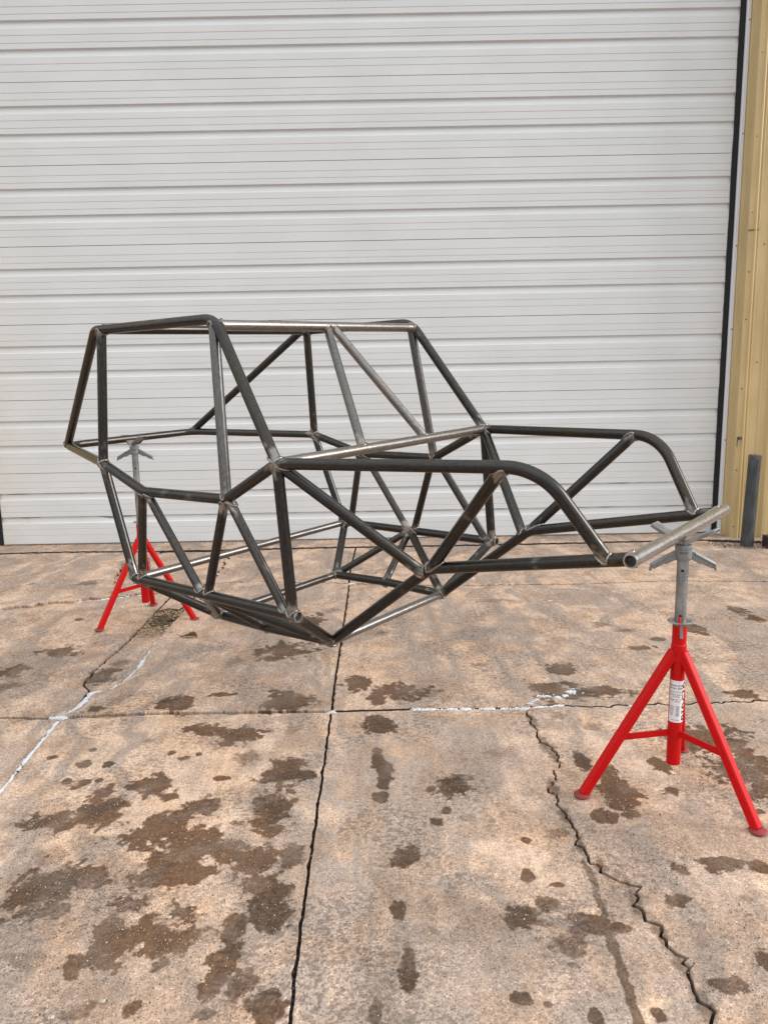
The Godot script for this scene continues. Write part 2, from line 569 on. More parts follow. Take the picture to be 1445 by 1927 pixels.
func _ground_row_block(b: int) -> void:
	# albedo, roughness and height of 16 rows
	var wpx: int = _job.w
	var x0: float = _job.x0
	var z0: float = _job.z0
	var step: float = _job.step
	var mask: PackedFloat32Array = _job.mask
	var gain: float = _job.gain
	var lut: PackedByteArray = _job.lut
	var rows := mini(16, int(_job.h) - b * 16)
	var col := PackedByteArray()
	col.resize(rows * wpx * 3)
	var ro := PackedByteArray()
	ro.resize(rows * wpx)
	var he := PackedByteArray()
	he.resize(rows * wpx)
	var g := grain
	var bands := [[0.13, 0.04, -5.2, -3.1, 0.055], [0.33, 0.05, -5.0, -3.2, 0.03], [0.55, 0.14, -5.2, -3.3, 0.05], [-0.055, 0.0, -3.2, -0.5, 0.04], [0.80, 0.1, -5.2, -4.0, 0.05], [-0.13, 0.02, -3.2, -1.0, 0.05], [-0.72, 0.05, -5.3, -3.3, 0.05], [-2.3, 0.1, -6.5, -5.2, 0.08]]
	var pn := patch_noise
	var i := 0
	for yy in rows:
		var py := b * 16 + yy
		var z := z0 + (py + 0.5) * step
		for px in wpx:
			var x := x0 + (px + 0.5) * step
			var low := pn.get_noise_2d(x * 0.9 + 40.0, z * 0.9)
			var mid := pn.get_noise_2d(x * 4.5, z * 4.5 + 70.0)
			var fine := g.get_noise_2d(x * 46.0, z * 46.0)
			var fine2 := g.get_noise_2d(x * 130.0 + 5.0, z * 130.0)
			var pits := g.get_noise_2d(x * 52.0 + 1.5 * mid, z * 55.0 + 1.5 * low)
			var m := mask[py * wpx + px]
			# tyre rubs and worn grey lanes that run out of the door
			var lane := g.get_noise_2d(x * 3.4 + 0.25 * sin(z * 1.1) + 1.1 * low, z * 0.30 + 9.0)
			var lane2 := g.get_noise_2d(x * 26.0 + 0.5 * low, z * 0.5)
			var t := clampf(0.50 + 1.1 * low + 0.8 * mid, 0.0, 1.0)
			var gr := clampf((lane - 0.10) * 1.3 + 0.9 * mid - 0.08 + 0.35 * fine * absf(mid), 0.0, 0.7)
			var r := lerpf(0.445, 0.600, t)
			var gg := lerpf(0.326, 0.422, t)
			var bb := lerpf(0.262, 0.318, t)
			for e in bands:
				if z > e[2] and z < e[3]:
					var away: float = (x - e[0] - e[1] * (z + 4.0) - 0.03 * low) / e[4]
					if absf(away) < 2.2:
						gr = maxf(gr, exp(-away * away) * clampf(0.50 + 0.7 * mid + 0.4 * lane2, 0.1, 0.85))
			r = lerpf(r, 0.285, gr)
			gg = lerpf(gg, 0.228, gr)
			bb = lerpf(bb, 0.198, gr)
			# rust-coloured dust here and there
			var rust := clampf(pn.get_noise_2d(x * 2.6 + 11.0, z * 2.6 + 3.0) * 1.8 - 0.1, 0.0, 0.45)
			r = lerpf(r, r * 0.98, rust)
			gg = lerpf(gg, gg * 0.86, rust)
			bb = lerpf(bb, bb * 0.72, rust)
			var k := 1.0 + 0.10 * fine + 0.15 * fine2 + 0.17 * mid + 0.06 * lane2
			var hh := 0.55 + 0.10 * mid + 0.10 * fine + 0.09 * fine2
			# pits and flakes where the skin has come off
			var rough_zone := clampf(0.35 + 1.5 * pn.get_noise_2d(x * 1.7 - 20.0, z * 1.7), 0.0, 1.0)
			var pit := clampf((maxf(pits, g.get_noise_2d(x * 21.0, z * 30.0 + 3.0) - 0.05) - 0.60 + 0.22 * rough_zone) * 5.0, 0.0, 1.0) * (0.40 + 0.60 * rough_zone)
			if pit > 0.0:
				k *= 1.0 - 0.38 * pit
				hh -= 0.28 * pit
			# pale grit in the mix
			var speck := g.get_noise_2d(x * 210.0, z * 210.0 + 31.0)
			if speck > 0.72:
				k *= 1.0 + 1.2 * (speck - 0.72) / 0.28
			elif speck < -0.74:
				k *= 1.0 + 0.9 * (speck + 0.74) / 0.26
			k *= gain
			r *= k
			gg *= k
			bb *= k
			var rr := 0.93
			if m > 0.0:
				# soaked concrete: darker, browner, a little shinier
				var wet := m * clampf(0.95 + 0.35 * mid + 0.2 * low, 0.6, 1.0)
				r = lerpf(r, r * 0.235, wet)
				gg = lerpf(gg, gg * 0.172, wet)
				bb = lerpf(bb, bb * 0.118, wet)
				rr = lerpf(rr, 0.62, wet)
				hh -= 0.05 * m
			col[i * 3] = lut[clampi(int(r * 1023.0), 0, 1023)]
			col[i * 3 + 1] = lut[clampi(int(gg * 1023.0), 0, 1023)]
			col[i * 3 + 2] = lut[clampi(int(bb * 1023.0), 0, 1023)]
			ro[i] = int(rr * 255.0)
			he[i] = clampi(int(hh * 255.0), 0, 255)
			i += 1
	_lock.lock()
	_job.cols[b] = col
	_job.roughs[b] = ro
	_job.heights[b] = he
	_lock.unlock()


func _ground_material(called: String, x0: float, z0: float, width: float, depth: float, w: int, detail: Texture2D) -> StandardMaterial3D:
	var step := width / w
	var h := int(depth / step)
	var mask := PackedFloat32Array()
	mask.resize(w * h)
	for s in stains:
		var reach := 1.5
		var i0 := clampi(int((s[0] - s[2] * reach - x0) / step), 0, w)
		var i1 := clampi(int((s[0] + s[2] * reach - x0) / step), 0, w)
		var j0 := clampi(int((s[1] - s[3] * reach - z0) / step), 0, h)
		var j1 := clampi(int((s[1] + s[3] * reach - z0) / step), 0, h)
		var big := clampf(minf(s[2], s[3]) * 9.0, 0.3, 1.0)
		for j in range(j0, j1):
			var z := z0 + (j + 0.5) * step
			var dz: float = (z - s[1]) / s[3]
			for i in range(i0, i1):
				var x := x0 + (i + 0.5) * step
				var dx: float = (x - s[0]) / s[2]
				var d := 1.0 - sqrt(dx * dx + dz * dz)
				d += 0.95 * edge_noise.get_noise_2d(x * 5.5 + s[0] * 3.0, z * 5.5) * (0.35 + big * 0.65) + 0.42 * edge_noise.get_noise_2d(x * 19.0, z * 19.0 + 17.0)
				if d > 0.0:
					var v: float = minf(d * ((3.2 + 4.5 * (0.5 + edge_noise.get_noise_2d(x * 3.0, z * 3.0 - 40.0))) if s[4] > 0.85 else 1.8), 1.0) * s[4]
					var at := j * w + i
					mask[at] = maxf(mask[at], v)
	var lut := PackedByteArray()
	lut.resize(1024)
	for i in 1024:
		lut[i] = int(Color(i / 1023.0, 0, 0).linear_to_srgb().r * 255.0 + 0.5)
	var blocks := int(ceil(h / 16.0))
	_job = {"w": w, "h": h, "x0": x0, "z0": z0, "step": step, "mask": mask, "gain": 1.12 if called == "concrete_near" else 1.0, "lut": lut, "cols": [], "roughs": [], "heights": []}
	for k in ["cols", "roughs", "heights"]:
		_job[k].resize(blocks)
	var id := WorkerThreadPool.add_group_task(_ground_row_block, blocks, -1, true)
	WorkerThreadPool.wait_for_group_task_completion(id)
	var col := PackedByteArray()
	var ro := PackedByteArray()
	var he := PackedByteArray()
	for b in blocks:
		col.append_array(_job.cols[b])
		ro.append_array(_job.roughs[b])
		he.append_array(_job.heights[b])
	var m := plain(called, 1, 1, 1, 1.0)
	m.albedo_texture = ImageTexture.create_from_image(Image.create_from_data(w, h, false, Image.FORMAT_RGB8, col))
	m.roughness_texture = ImageTexture.create_from_image(Image.create_from_data(w, h, false, Image.FORMAT_L8, ro))
	m.heightmap_enabled = true
	m.heightmap_texture = ImageTexture.create_from_image(Image.create_from_data(w, h, false, Image.FORMAT_L8, he))
	m.heightmap_scale = 0.4
	m.texture_repeat = true
	m.detail_enabled = true
	m.detail_albedo = detail
	m.detail_blend_mode = BaseMaterial3D.BLEND_MODE_MUL
	m.detail_uv_layer = BaseMaterial3D.DETAIL_UV_2
	m.set_meta("at", [x0, z0, width, h * step])
	return m


func jag(line: PackedVector2Array, amp: float, step := 0.02) -> PackedVector2Array:
	# the same line resampled and broken up by noise that depends on the place alone
	var out := PackedVector2Array()
	for i in line.size() - 1:
		var a := line[i]
		var b := line[i + 1]
		var n := maxi(1, int(a.distance_to(b) / step))
		var side := (b - a).orthogonal().normalized()
		for k in n:
			var p := a.lerp(b, float(k) / n)
			var hold := 0.0 if (k == 0 and i == 0) else 1.0
			out.append(p + side * hold * amp * (edge_noise.get_noise_2d(p.x * 9.0, p.y * 9.0) * 1.6 + 0.5 * edge_noise.get_noise_2d(p.x * 40.0, p.y * 40.0)))
	out.append(line[line.size() - 1])
	return out


func chain(pieces: Array) -> PackedVector2Array:
	var out := PackedVector2Array()
	for p in pieces:
		for q in p:
			if out.size() == 0 or out[out.size() - 1].distance_to(q) > 0.004:
				out.append(q)
	if out[0].distance_to(out[out.size() - 1]) < 0.004:
		out.remove_at(out.size() - 1)
	return out


func back(l: PackedVector2Array) -> PackedVector2Array:
	var r := l.duplicate()
	r.reverse()
	return r


func slab(parent: Node, called: String, outline: PackedVector2Array, gap: float, y: float, m: Material, thick := 0.07, chip := 1.0, slope := Vector2.ZERO) -> MeshInstance3D:
	# a slab with a worn, rounded rim that stands gap metres back from its outline
	var loops := Geometry2D.offset_polygon(outline, -gap, Geometry2D.JOIN_MITER)
	var loop: PackedVector2Array = loops[0]
	for l in loops:
		if l.size() > loop.size():
			loop = l
	if Geometry2D.is_polygon_clockwise(loop):
		loop.reverse()
	var n := loop.size()
	var inner := PackedVector2Array()
	var mid := PackedVector2Array()
	for i in n:
		var d := (loop[(i + 1) % n] - loop[(i - 1 + n) % n]).normalized()
		var inw := Vector2(-d.y, d.x)
		var c := chip * maxf(0.0, edge_noise.get_noise_2d(loop[i].x * 14.0 + 3.0, loop[i].y * 14.0 + gap * 90.0)) * 0.016
		mid.append(loop[i] + inw * (0.001 + c * 0.5))
		inner.append(loop[i] + inw * (0.004 + c))
	var tris := Geometry2D.triangulate_polygon(inner)
	if tris.is_empty():
		inner = loop.duplicate()
		mid = loop.duplicate()
		tris = Geometry2D.triangulate_polygon(inner)
	var box_at: Array = m.get_meta("at") if m.has_meta("at") else [0.0, 0.0, 1.0, 1.0]
	var top := st_new()
	var rim := st_new()
	var put := func(st: SurfaceTool, p: Vector2, h: float, nrm: Vector3) -> void:
		st.set_normal(nrm)
		st.set_uv(Vector2((p.x - box_at[0]) / box_at[2], (p.y - box_at[1]) / box_at[3]))
		st.set_uv2(Vector2(p.x, p.y) / 0.45)
		st.add_vertex(Vector3(p.x, h + slope.x * p.x + slope.y * p.y, p.y))
	for i in range(0, tris.size(), 3):
		var a := inner[tris[i]]
		var b := inner[tris[i + 1]]
		var c := inner[tris[i + 2]]
		if (b - a).cross(c - a) < 0.0:
			var s := b
			b = c
			c = s
		for p in [a, b, c]:
			put.call(top, p, y, Vector3.UP)
	for i in n:
		var j := (i + 1) % n
		var d2 := (loop[j] - loop[i]).normalized()
		var out3 := Vector3(d2.y, 0, -d2.x)
		var bev := (out3 + Vector3.UP * 1.2).normalized()
		for ring in [[inner, y, mid, y - 0.003, bev], [mid, y - 0.003, loop, y - thick, out3]]:
			var p0: Vector2 = ring[0][i]
			var p1: Vector2 = ring[0][j]
			var q0: Vector2 = ring[2][i]
			var q1: Vector2 = ring[2][j]
			for e in [[p0, ring[1]], [q0, ring[3]], [q1, ring[3]], [p0, ring[1]], [q1, ring[3]], [p1, ring[1]]]:
				put.call(top if ring[0] == inner else rim, e[0], e[1], ring[4])
	var o := part(parent, called, top.commit(), m)
	part(o, "dirty_edge", rim.commit(), M.edge_dirt)
	return o


func P2(a: Array) -> PackedVector2Array:
	var out := PackedVector2Array()
	for i in range(0, a.size(), 2):
		out.append(Vector2(a[i], a[i + 1]))
	return out


func _build_ground() -> void:
	_list_stains()
	var det := Image.create(512, 512, false, Image.FORMAT_RGB8)
	var r2 := RandomNumberGenerator.new()
	r2.seed = 99
	for y in 512:
		for x in 512:
			var a := TAU * x / 512.0
			var b := TAU * y / 512.0
			var v := grain.get_noise_3d(cos(a) * 26.0 + 50.0, sin(a) * 26.0, cos(b) * 26.0) * 0.10 + grain.get_noise_3d(sin(b) * 26.0, cos(a) * 26.0, sin(a) * 26.0 + 9.0) * 0.08
			v += r2.randf_range(-0.07, 0.07)
			v = clampf(0.93 + v * 0.8, 0.5, 1.0)
			det.set_pixel(x, y, Color(v, v, v * 0.99))
	var detail := ImageTexture.create_from_image(det)
	var near_m := _ground_material("concrete_near", -3.0, -3.26, 6.0, 3.0, 2048, detail)
	var far_m := _ground_material("concrete_far", -4.6, -7.3, 9.2, 4.2, 2048, detail)

	var ground := Node3D.new()
	ground.name = "ground"
	tag(ground, "brown weathered concrete yard in worn, cracked and wet-stained slabs", "", "structure")
	add_child(ground, true)
	var st := st_new()
	quad(st, Vector3(-90, -0.026, -7.2), Vector3(90, -0.026, -7.2), Vector3(90, -0.026, 90), Vector3(-90, -0.026, 90))
	part(ground, "soil_bed", st.commit(), M.soil)
	# far yard behind and beside the slabs
	st = st_new()
	quad(st, Vector3(-90, -0.01, 2.2), Vector3(90, -0.01, 2.2), Vector3(90, -0.01, 89), Vector3(-90, -0.01, 89))
	quad(st, Vector3(-90, -0.01, -6.6), Vector3(-6.2, -0.01, -6.6), Vector3(-6.2, -0.01, 2.2), Vector3(-90, -0.01, 2.2))
	quad(st, Vector3(6.2, -0.01, -6.6), Vector3(90, -0.01, -6.6), Vector3(90, -0.01, 2.2), Vector3(6.2, -0.01, 2.2))
	part(ground, "yard_surface", st.commit(), M.yard)

	# joints and cracks (x, z), shared by the slabs on both sides
	var J1l := jag(P2([-6.2, -6.63, -3.5, -6.622, -2.93, -6.64, -2.09, -6.592, -1.44, -6.6]), 0.012)
	var J1m := jag(P2([-1.44, -6.6, -0.6, -6.63, -0.26, -6.62]), 0.012)
	var J1r := jag(P2([-0.26, -6.62, 1.33, -6.62, 2.95, -6.65]), 0.010)
	var J1e := jag(P2([2.95, -6.65, 3.18, -6.59, 3.44, -6.52, 6.2, -6.5]), 0.012)
	var J2a := jag(P2([-6.2, -4.7, -2.63, -4.90, -2.44, -4.964, -2.29, -5.03, -1.955, -5.141, -1.545, -5.30]), 0.03)
	var J2b := jag(P2([-1.545, -5.30, -1.35, -5.42]), 0.02)
	var J2c := jag(P2([-1.35, -5.42, -1.27, -5.468, -0.99, -5.495, -0.27, -5.397]), 0.02)
	var J2d := jag(P2([-0.27, -5.397, 0.37, -5.29, 1.42, -5.264, 2.02, -5.31, 2.76, -5.24, 6.2, -5.2]), 0.008)
	var J3a := jag(P2([-6.2, -3.2, -1.776, -3.2, -1.484, -3.175]), 0.003)
	var J3b := jag(P2([-1.484, -3.175, -1.09, -3.198, -0.70, -3.193, -0.256, -3.186]), 0.002)
	var J3c := jag(P2([-0.256, -3.186, 0.123, -3.197, 0.63, -3.186]), 0.002)
	var J3d := jag(P2([0.63, -3.186, 0.80, -3.202, 1.136, -3.181, 1.364, -3.206, 1.744, -3.212, 6.2, -3.2]), 0.018)
	var V1a := jag(P2([-0.26, -6.62, -0.277, -5.86, -0.27, -5.397]), 0.0028)
	var V1b := jag(P2([-0.27, -5.397, -0.265, -4.706, -0.264, -4.093, -0.262, -3.544, -0.256, -3.186]), 0.0028)
	var V1c := jag(P2([-0.256, -3.186, -0.253, -2.78, -0.25, -2.21, -0.248, -1.8, -0.241, -1.5, -0.24, 2.2]), 0.0028)
	var V2 := jag(P2([-1.484, -3.175, -1.462, -2.848, -1.444, -2.554, -1.40, -1.5, -1.36, 2.2]), 0.0028)
	var VL := jag(P2([-1.484, -3.175, -1.452, -3.31, -1.462, -3.47, -1.54, -3.58, -1.548, -3.81, -1.527, -4.263, -1.537, -4.785, -1.545, -5.30]), 0.007)
	var VR := jag(P2([-1.484, -3.175, -1.427, -3.28, -1.430, -3.44, -1.357, -3.482, -1.334, -3.575, -1.312, -3.753, -1.34, -4.106, -1.349, -4.442, -1.339, -4.773, -1.35, -5.42]), 0.007)
	var V3 := jag(P2([-1.44, -6.6, -1.36, -6.3, -1.33, -5.9, -1.35, -5.42]), 0.025)
	var V4 := jag(P2([-2.02, -6.6, -2.21, -6.4, -2.20, -6.1, -2.13, -5.75, -1.955, -5.141]), 0.03)
	var C1 := jag(P2([0.63, -3.186, 0.628, -3.055, 0.62, -2.954, 0.65, -2.834, 0.677, -2.766, 0.633, -2.622, 0.588, -2.51, 0.592, -2.404, 0.605, -2.306, 0.602, -2.186, 0.618, -2.09, 0.66, -2.013, 0.715, -1.963, 0.707, -1.917, 0.681, -1.885, 0.696, -1.841, 0.718, -1.80, 0.728, -1.731, 0.737, -1.685, 0.736, -1.55, 0.73, -1.48, 0.76, -0.6, 0.70, 2.2]), 0.016, 0.014)
	var C3 := jag(P2([2.95, -6.65, 3.0, -6.487, 2.985, -6.29, 3.06, -6.0, 3.12, -5.9, 3.3, -5.6, 3.35, -5.22]), 0.02)
	var E := func(a: float, b: float, c: float, d: float) -> PackedVector2Array: return P2([a, b, c, d])
	# apron under the door
	slab(ground, "apron", chain([E.call(-6.2, -7.3, 6.2, -7.3), back(J1e), back(J1r), back(J1m), back(J1l)]), 0.010, 0.016, far_m)
	# row between the first two joints
	var jl_mid := J1l.size() - 1
	for i in J1l.size():
		if J1l[i].x > -2.03:
			jl_mid = i
			break
	V4[0] = J1l[jl_mid]
	var j2_mid := 0
	for i in J2a.size():
		if J2a[i].x > -1.96:
			j2_mid = i
			break
	V4[V4.size() - 1] = J2a[j2_mid]
	slab(ground, "slab", chain([J1l.slice(0, jl_mid + 1), V4, back(J2a.slice(0, j2_mid + 1))]), 0.012, 0.006, far_m, 0.07, 2.2)
	slab(ground, "slab", chain([J1l.slice(jl_mid), V3, back(J2b), back(J2a.slice(j2_mid)), back(V4)]), 0.010, -0.002, far_m, 0.07, 2.0)
	slab(ground, "slab", chain([J1m, V1a, back(J2c), back(V3)]), 0.007, 0.004, far_m)
	var j2e := J2d.size() - 1
	for i in J2d.size():
		if J2d[i].x > 3.35:
			j2e = i
			break
	C3[C3.size() - 1] = J2d[j2e]
	slab(ground, "slab", chain([J1r, C3, back(J2d.slice(0, j2e + 1)), back(V1a)]), 0.006, 0.003, far_m)
	slab(ground, "slab", chain([J1e, back(J2d.slice(j2e)), back(C3)]), 0.005, -0.006, far_m)
	# row between the second and third joints
	slab(ground, "slab", chain([J2a, back(VL), back(J3a)]), 0.011, -0.008, far_m, 0.08, 2.0)
	slab(ground, "broken_strip", chain([VL, J2b, back(VR)]), 0.004, 0.009, far_m, 0.06, 1.2, Vector2(0.0, 0.006))
	slab(ground, "slab", chain([J2c, V1b, back(J3b), VR]), 0.005, 0.003, far_m)
	slab(ground, "slab", chain([J2d, J3d.slice(J3d.size() - 1), back(J3d), back(J3c), back(V1b)]), 0.005, 0.0, far_m)
	# row nearest the camera
	slab(ground, "slab", chain([J3a, V2, E.call(-1.36, 2.2, -6.2, 2.2)]), 0.007, -0.009, near_m)
	slab(ground, "slab", chain([J3b, V1c, E.call(-0.24, 2.2, -1.36, 2.2), back(V2)]), 0.0045, -0.005, near_m)
	slab(ground, "slab", chain([J3c, C1, E.call(0.70, 2.2, -0.24, 2.2), back(V1c)]), 0.004, -0.007, near_m)
	slab(ground, "slab", chain([J3d, E.call(6.2, 2.2, 0.70, 2.2), back(C1)]), 0.005, -0.003, near_m, 0.07, 2.0)
	# a broken lump of concrete at the head of the strip
	slab(ground, "concrete_lump", P2([-1.535, -5.26, -1.36, -5.36, -1.355, -4.98, -1.39, -4.83, -1.47, -4.86, -1.53, -4.80]), 0.006, -0.004, far_m, 0.05, 2.0)


# ------------------------------------------------------------------ garage door
func _door_profile() -> Array:
	# [height as a share of the section, depth behind the face in metres] upwards; three ribbed bands in each section
	var out := []
	var groove := func(at: float) -> void:
		out.append([at - 0.0045, 0.0])
		out.append([at - 0.0008, 0.0040])
		out.append([at + 0.0005, 0.0040])
		out.append([at + 0.0050, 0.0])
	var rib := func(at: float) -> void:
		# upward ledge, recessed flat, then the overhanging face in shade
		out.append([at - 0.098, 0.0])
		out.append([at - 0.090, 0.010])
		out.append([at - 0.015, 0.020])
		out.append([at - 0.008, 0.019])
		out.append([at, 0.0])
	out.append([0.0, 0.012])
	out.append([0.002, 0.0])
	groove.call(0.120)
	groove.call(0.206)
	rib.call(0.388)
	groove.call(0.453)
	groove.call(0.543)
	rib.call(0.722)
	groove.call(0.788)
	groove.call(0.872)
	out.append([0.994, 0.0])
	out.append([0.9975, 0.012])
	return out


func _build_door() -> void:
	var d := thing("garage_door", "tall white sectional garage door with horizontal ribs behind the tube frame", "garage door", Vector3(-0.25, 0, DOOR_Z))
	var s := 0.677
	var prof := _door_profile()
	var x0 := -3.626 + 0.25
	var x1 := 3.118 + 0.25
	for k in 8:
		var st := st_new()
		var cols := 150 if k == 0 else 1
		var rows := []
		for p in prof:
			rows.append([0.026 + s * k + (1.0 - 0.0) * s * p[0], p[1]])
		for c in cols:
			var xa := lerpf(x0, x1, float(c) / cols)
			var xb := lerpf(x0, x1, float(c + 1) / cols)
			for i in rows.size() - 1:
				var q := []
				for e in [[xa, i], [xa, i + 1], [xb, i + 1], [xb, i]]:
					var y: float = rows[e[1]][0]
					var z: float = -rows[e[1]][1]
					if k == 0:
						z += _dent(e[0] - 0.25, y)
						y += _dent_y(e[0] - 0.25, y)
					q.append(Vector3(e[0], y, z))
				quad(st, q[0], q[1], q[2], q[3])
		part(d, "panel", st.commit(), M.door_paint)
	# dark backing behind the section joints
	var sb := st_new()
	box(sb, Transform3D(Basis(), Vector3(-0.005, 2.75, -0.04)), Vector3(6.70, 5.44, 0.04), 0.002)
	part(d, "backing", sb.commit(), M.door_edge)
	# bottom rail with its rubber
	sb = st_new()
	box(sb, Transform3D(Basis(), Vector3(-0.005, 0.0165, -0.006)), Vector3(6.73, 0.014, 0.02), 0.002)
	part(d, "bottom_rail", sb.commit(), M.rail_brown)
	sb = st_new()
	box(sb, Transform3D(Basis(), Vector3(-0.005, 0.0055, -0.012)), Vector3(6.73, 0.008, 0.02), 0.002)
	part(d, "rubber_seal", sb.commit(), M.rubber)
	# side seals: rubber flaps with a wavy edge
	for side in [0, 1]:
		var stf := st_new()
		var n := 90
		for i in n:
			var q2 := []
			for e in [[i, 0], [i + 1, 0], [i + 1, 1], [i, 1]]:
				var y2: float = 0.01 + 5.5 * e[0] / n
				var wob := 0.004 * edge_noise.get_noise_2d(y2 * 2.2, 5.0 * side)
				var xx: float = (3.104 + wob if e[1] == 0 else 3.148) if side == 1 else (-3.68 if e[1] == 0 else -3.618 + wob)
				q2.append(Vector3(xx + 0.25, y2, 0.018 if (e[1] == side) else 0.004))
			if side == 1:
				q2[0].z = 0.006
				q2[1].z = 0.006
				q2[2].z = 0.030
				q2[3].z = 0.030
			quad(stf, q2[0], q2[1], q2[2], q2[3])
		part(d, "side_seal", stf.commit(), M.rubber)
	# a small bent clip hanging on the lowest panel
	var sc := st_new()
	box(sc, Transform3D(Basis.from_euler(Vector3(0, 0, 0.1)), Vector3(-3.40 + 0.25, 0.228, 0.006)), Vector3(0.012, 0.04, 0.006), 0.002)
	part(d, "clip", sc.commit(), M.white_trim)


func _dent(x: float, y: float) -> float:
	var z := 0.0
	z -= 0.007 * exp(-pow((x + 2.55) / 0.10, 2.0) - pow((y - 0.29) / 0.05, 2.0))
	z -= 0.006 * exp(-pow((x + 3.40) / 0.05, 2.0) - pow((y - 0.22) / 0.04, 2.0))
	z += 0.002 * edge_noise.get_noise_2d(x * 1.5, y * 1.2)
	return z


func _dent_y(x: float, y: float) -> float:
	return -0.010 * exp(-pow((x + 2.58) / 0.07, 2.0) - pow((y - 0.262) / 0.03, 2.0))


# ------------------------------------------------------------------ building wall round the door
func _profile_sheet(xs: Array, y0: float, y1: float, z: float) -> ArrayMesh:
	# xs: [x, proud] pairs from left to right
	var st := st_new()
	for i in xs.size() - 1:
		var a := Vector3(xs[i][0], y0, z + xs[i][1])
		var b := Vector3(xs[i + 1][0], y0, z + xs[i + 1][1])
		quad(st, a, a + Vector3.UP * (y1 - y0), b + Vector3.UP * (y1 - y0), b)
	return st.commit()


func _screw(parent: Node, at: Vector3, facing: Vector3, m: Material) -> void:
	var st := st_new()
	lathe(st, [[0.0065, 0.0], [0.0065, 0.0012], [0.0042, 0.002], [0.004, 0.005], [0.0, 0.0055]], along(at, at + facing), 8)
	part(parent, "screw", st.commit(), m)


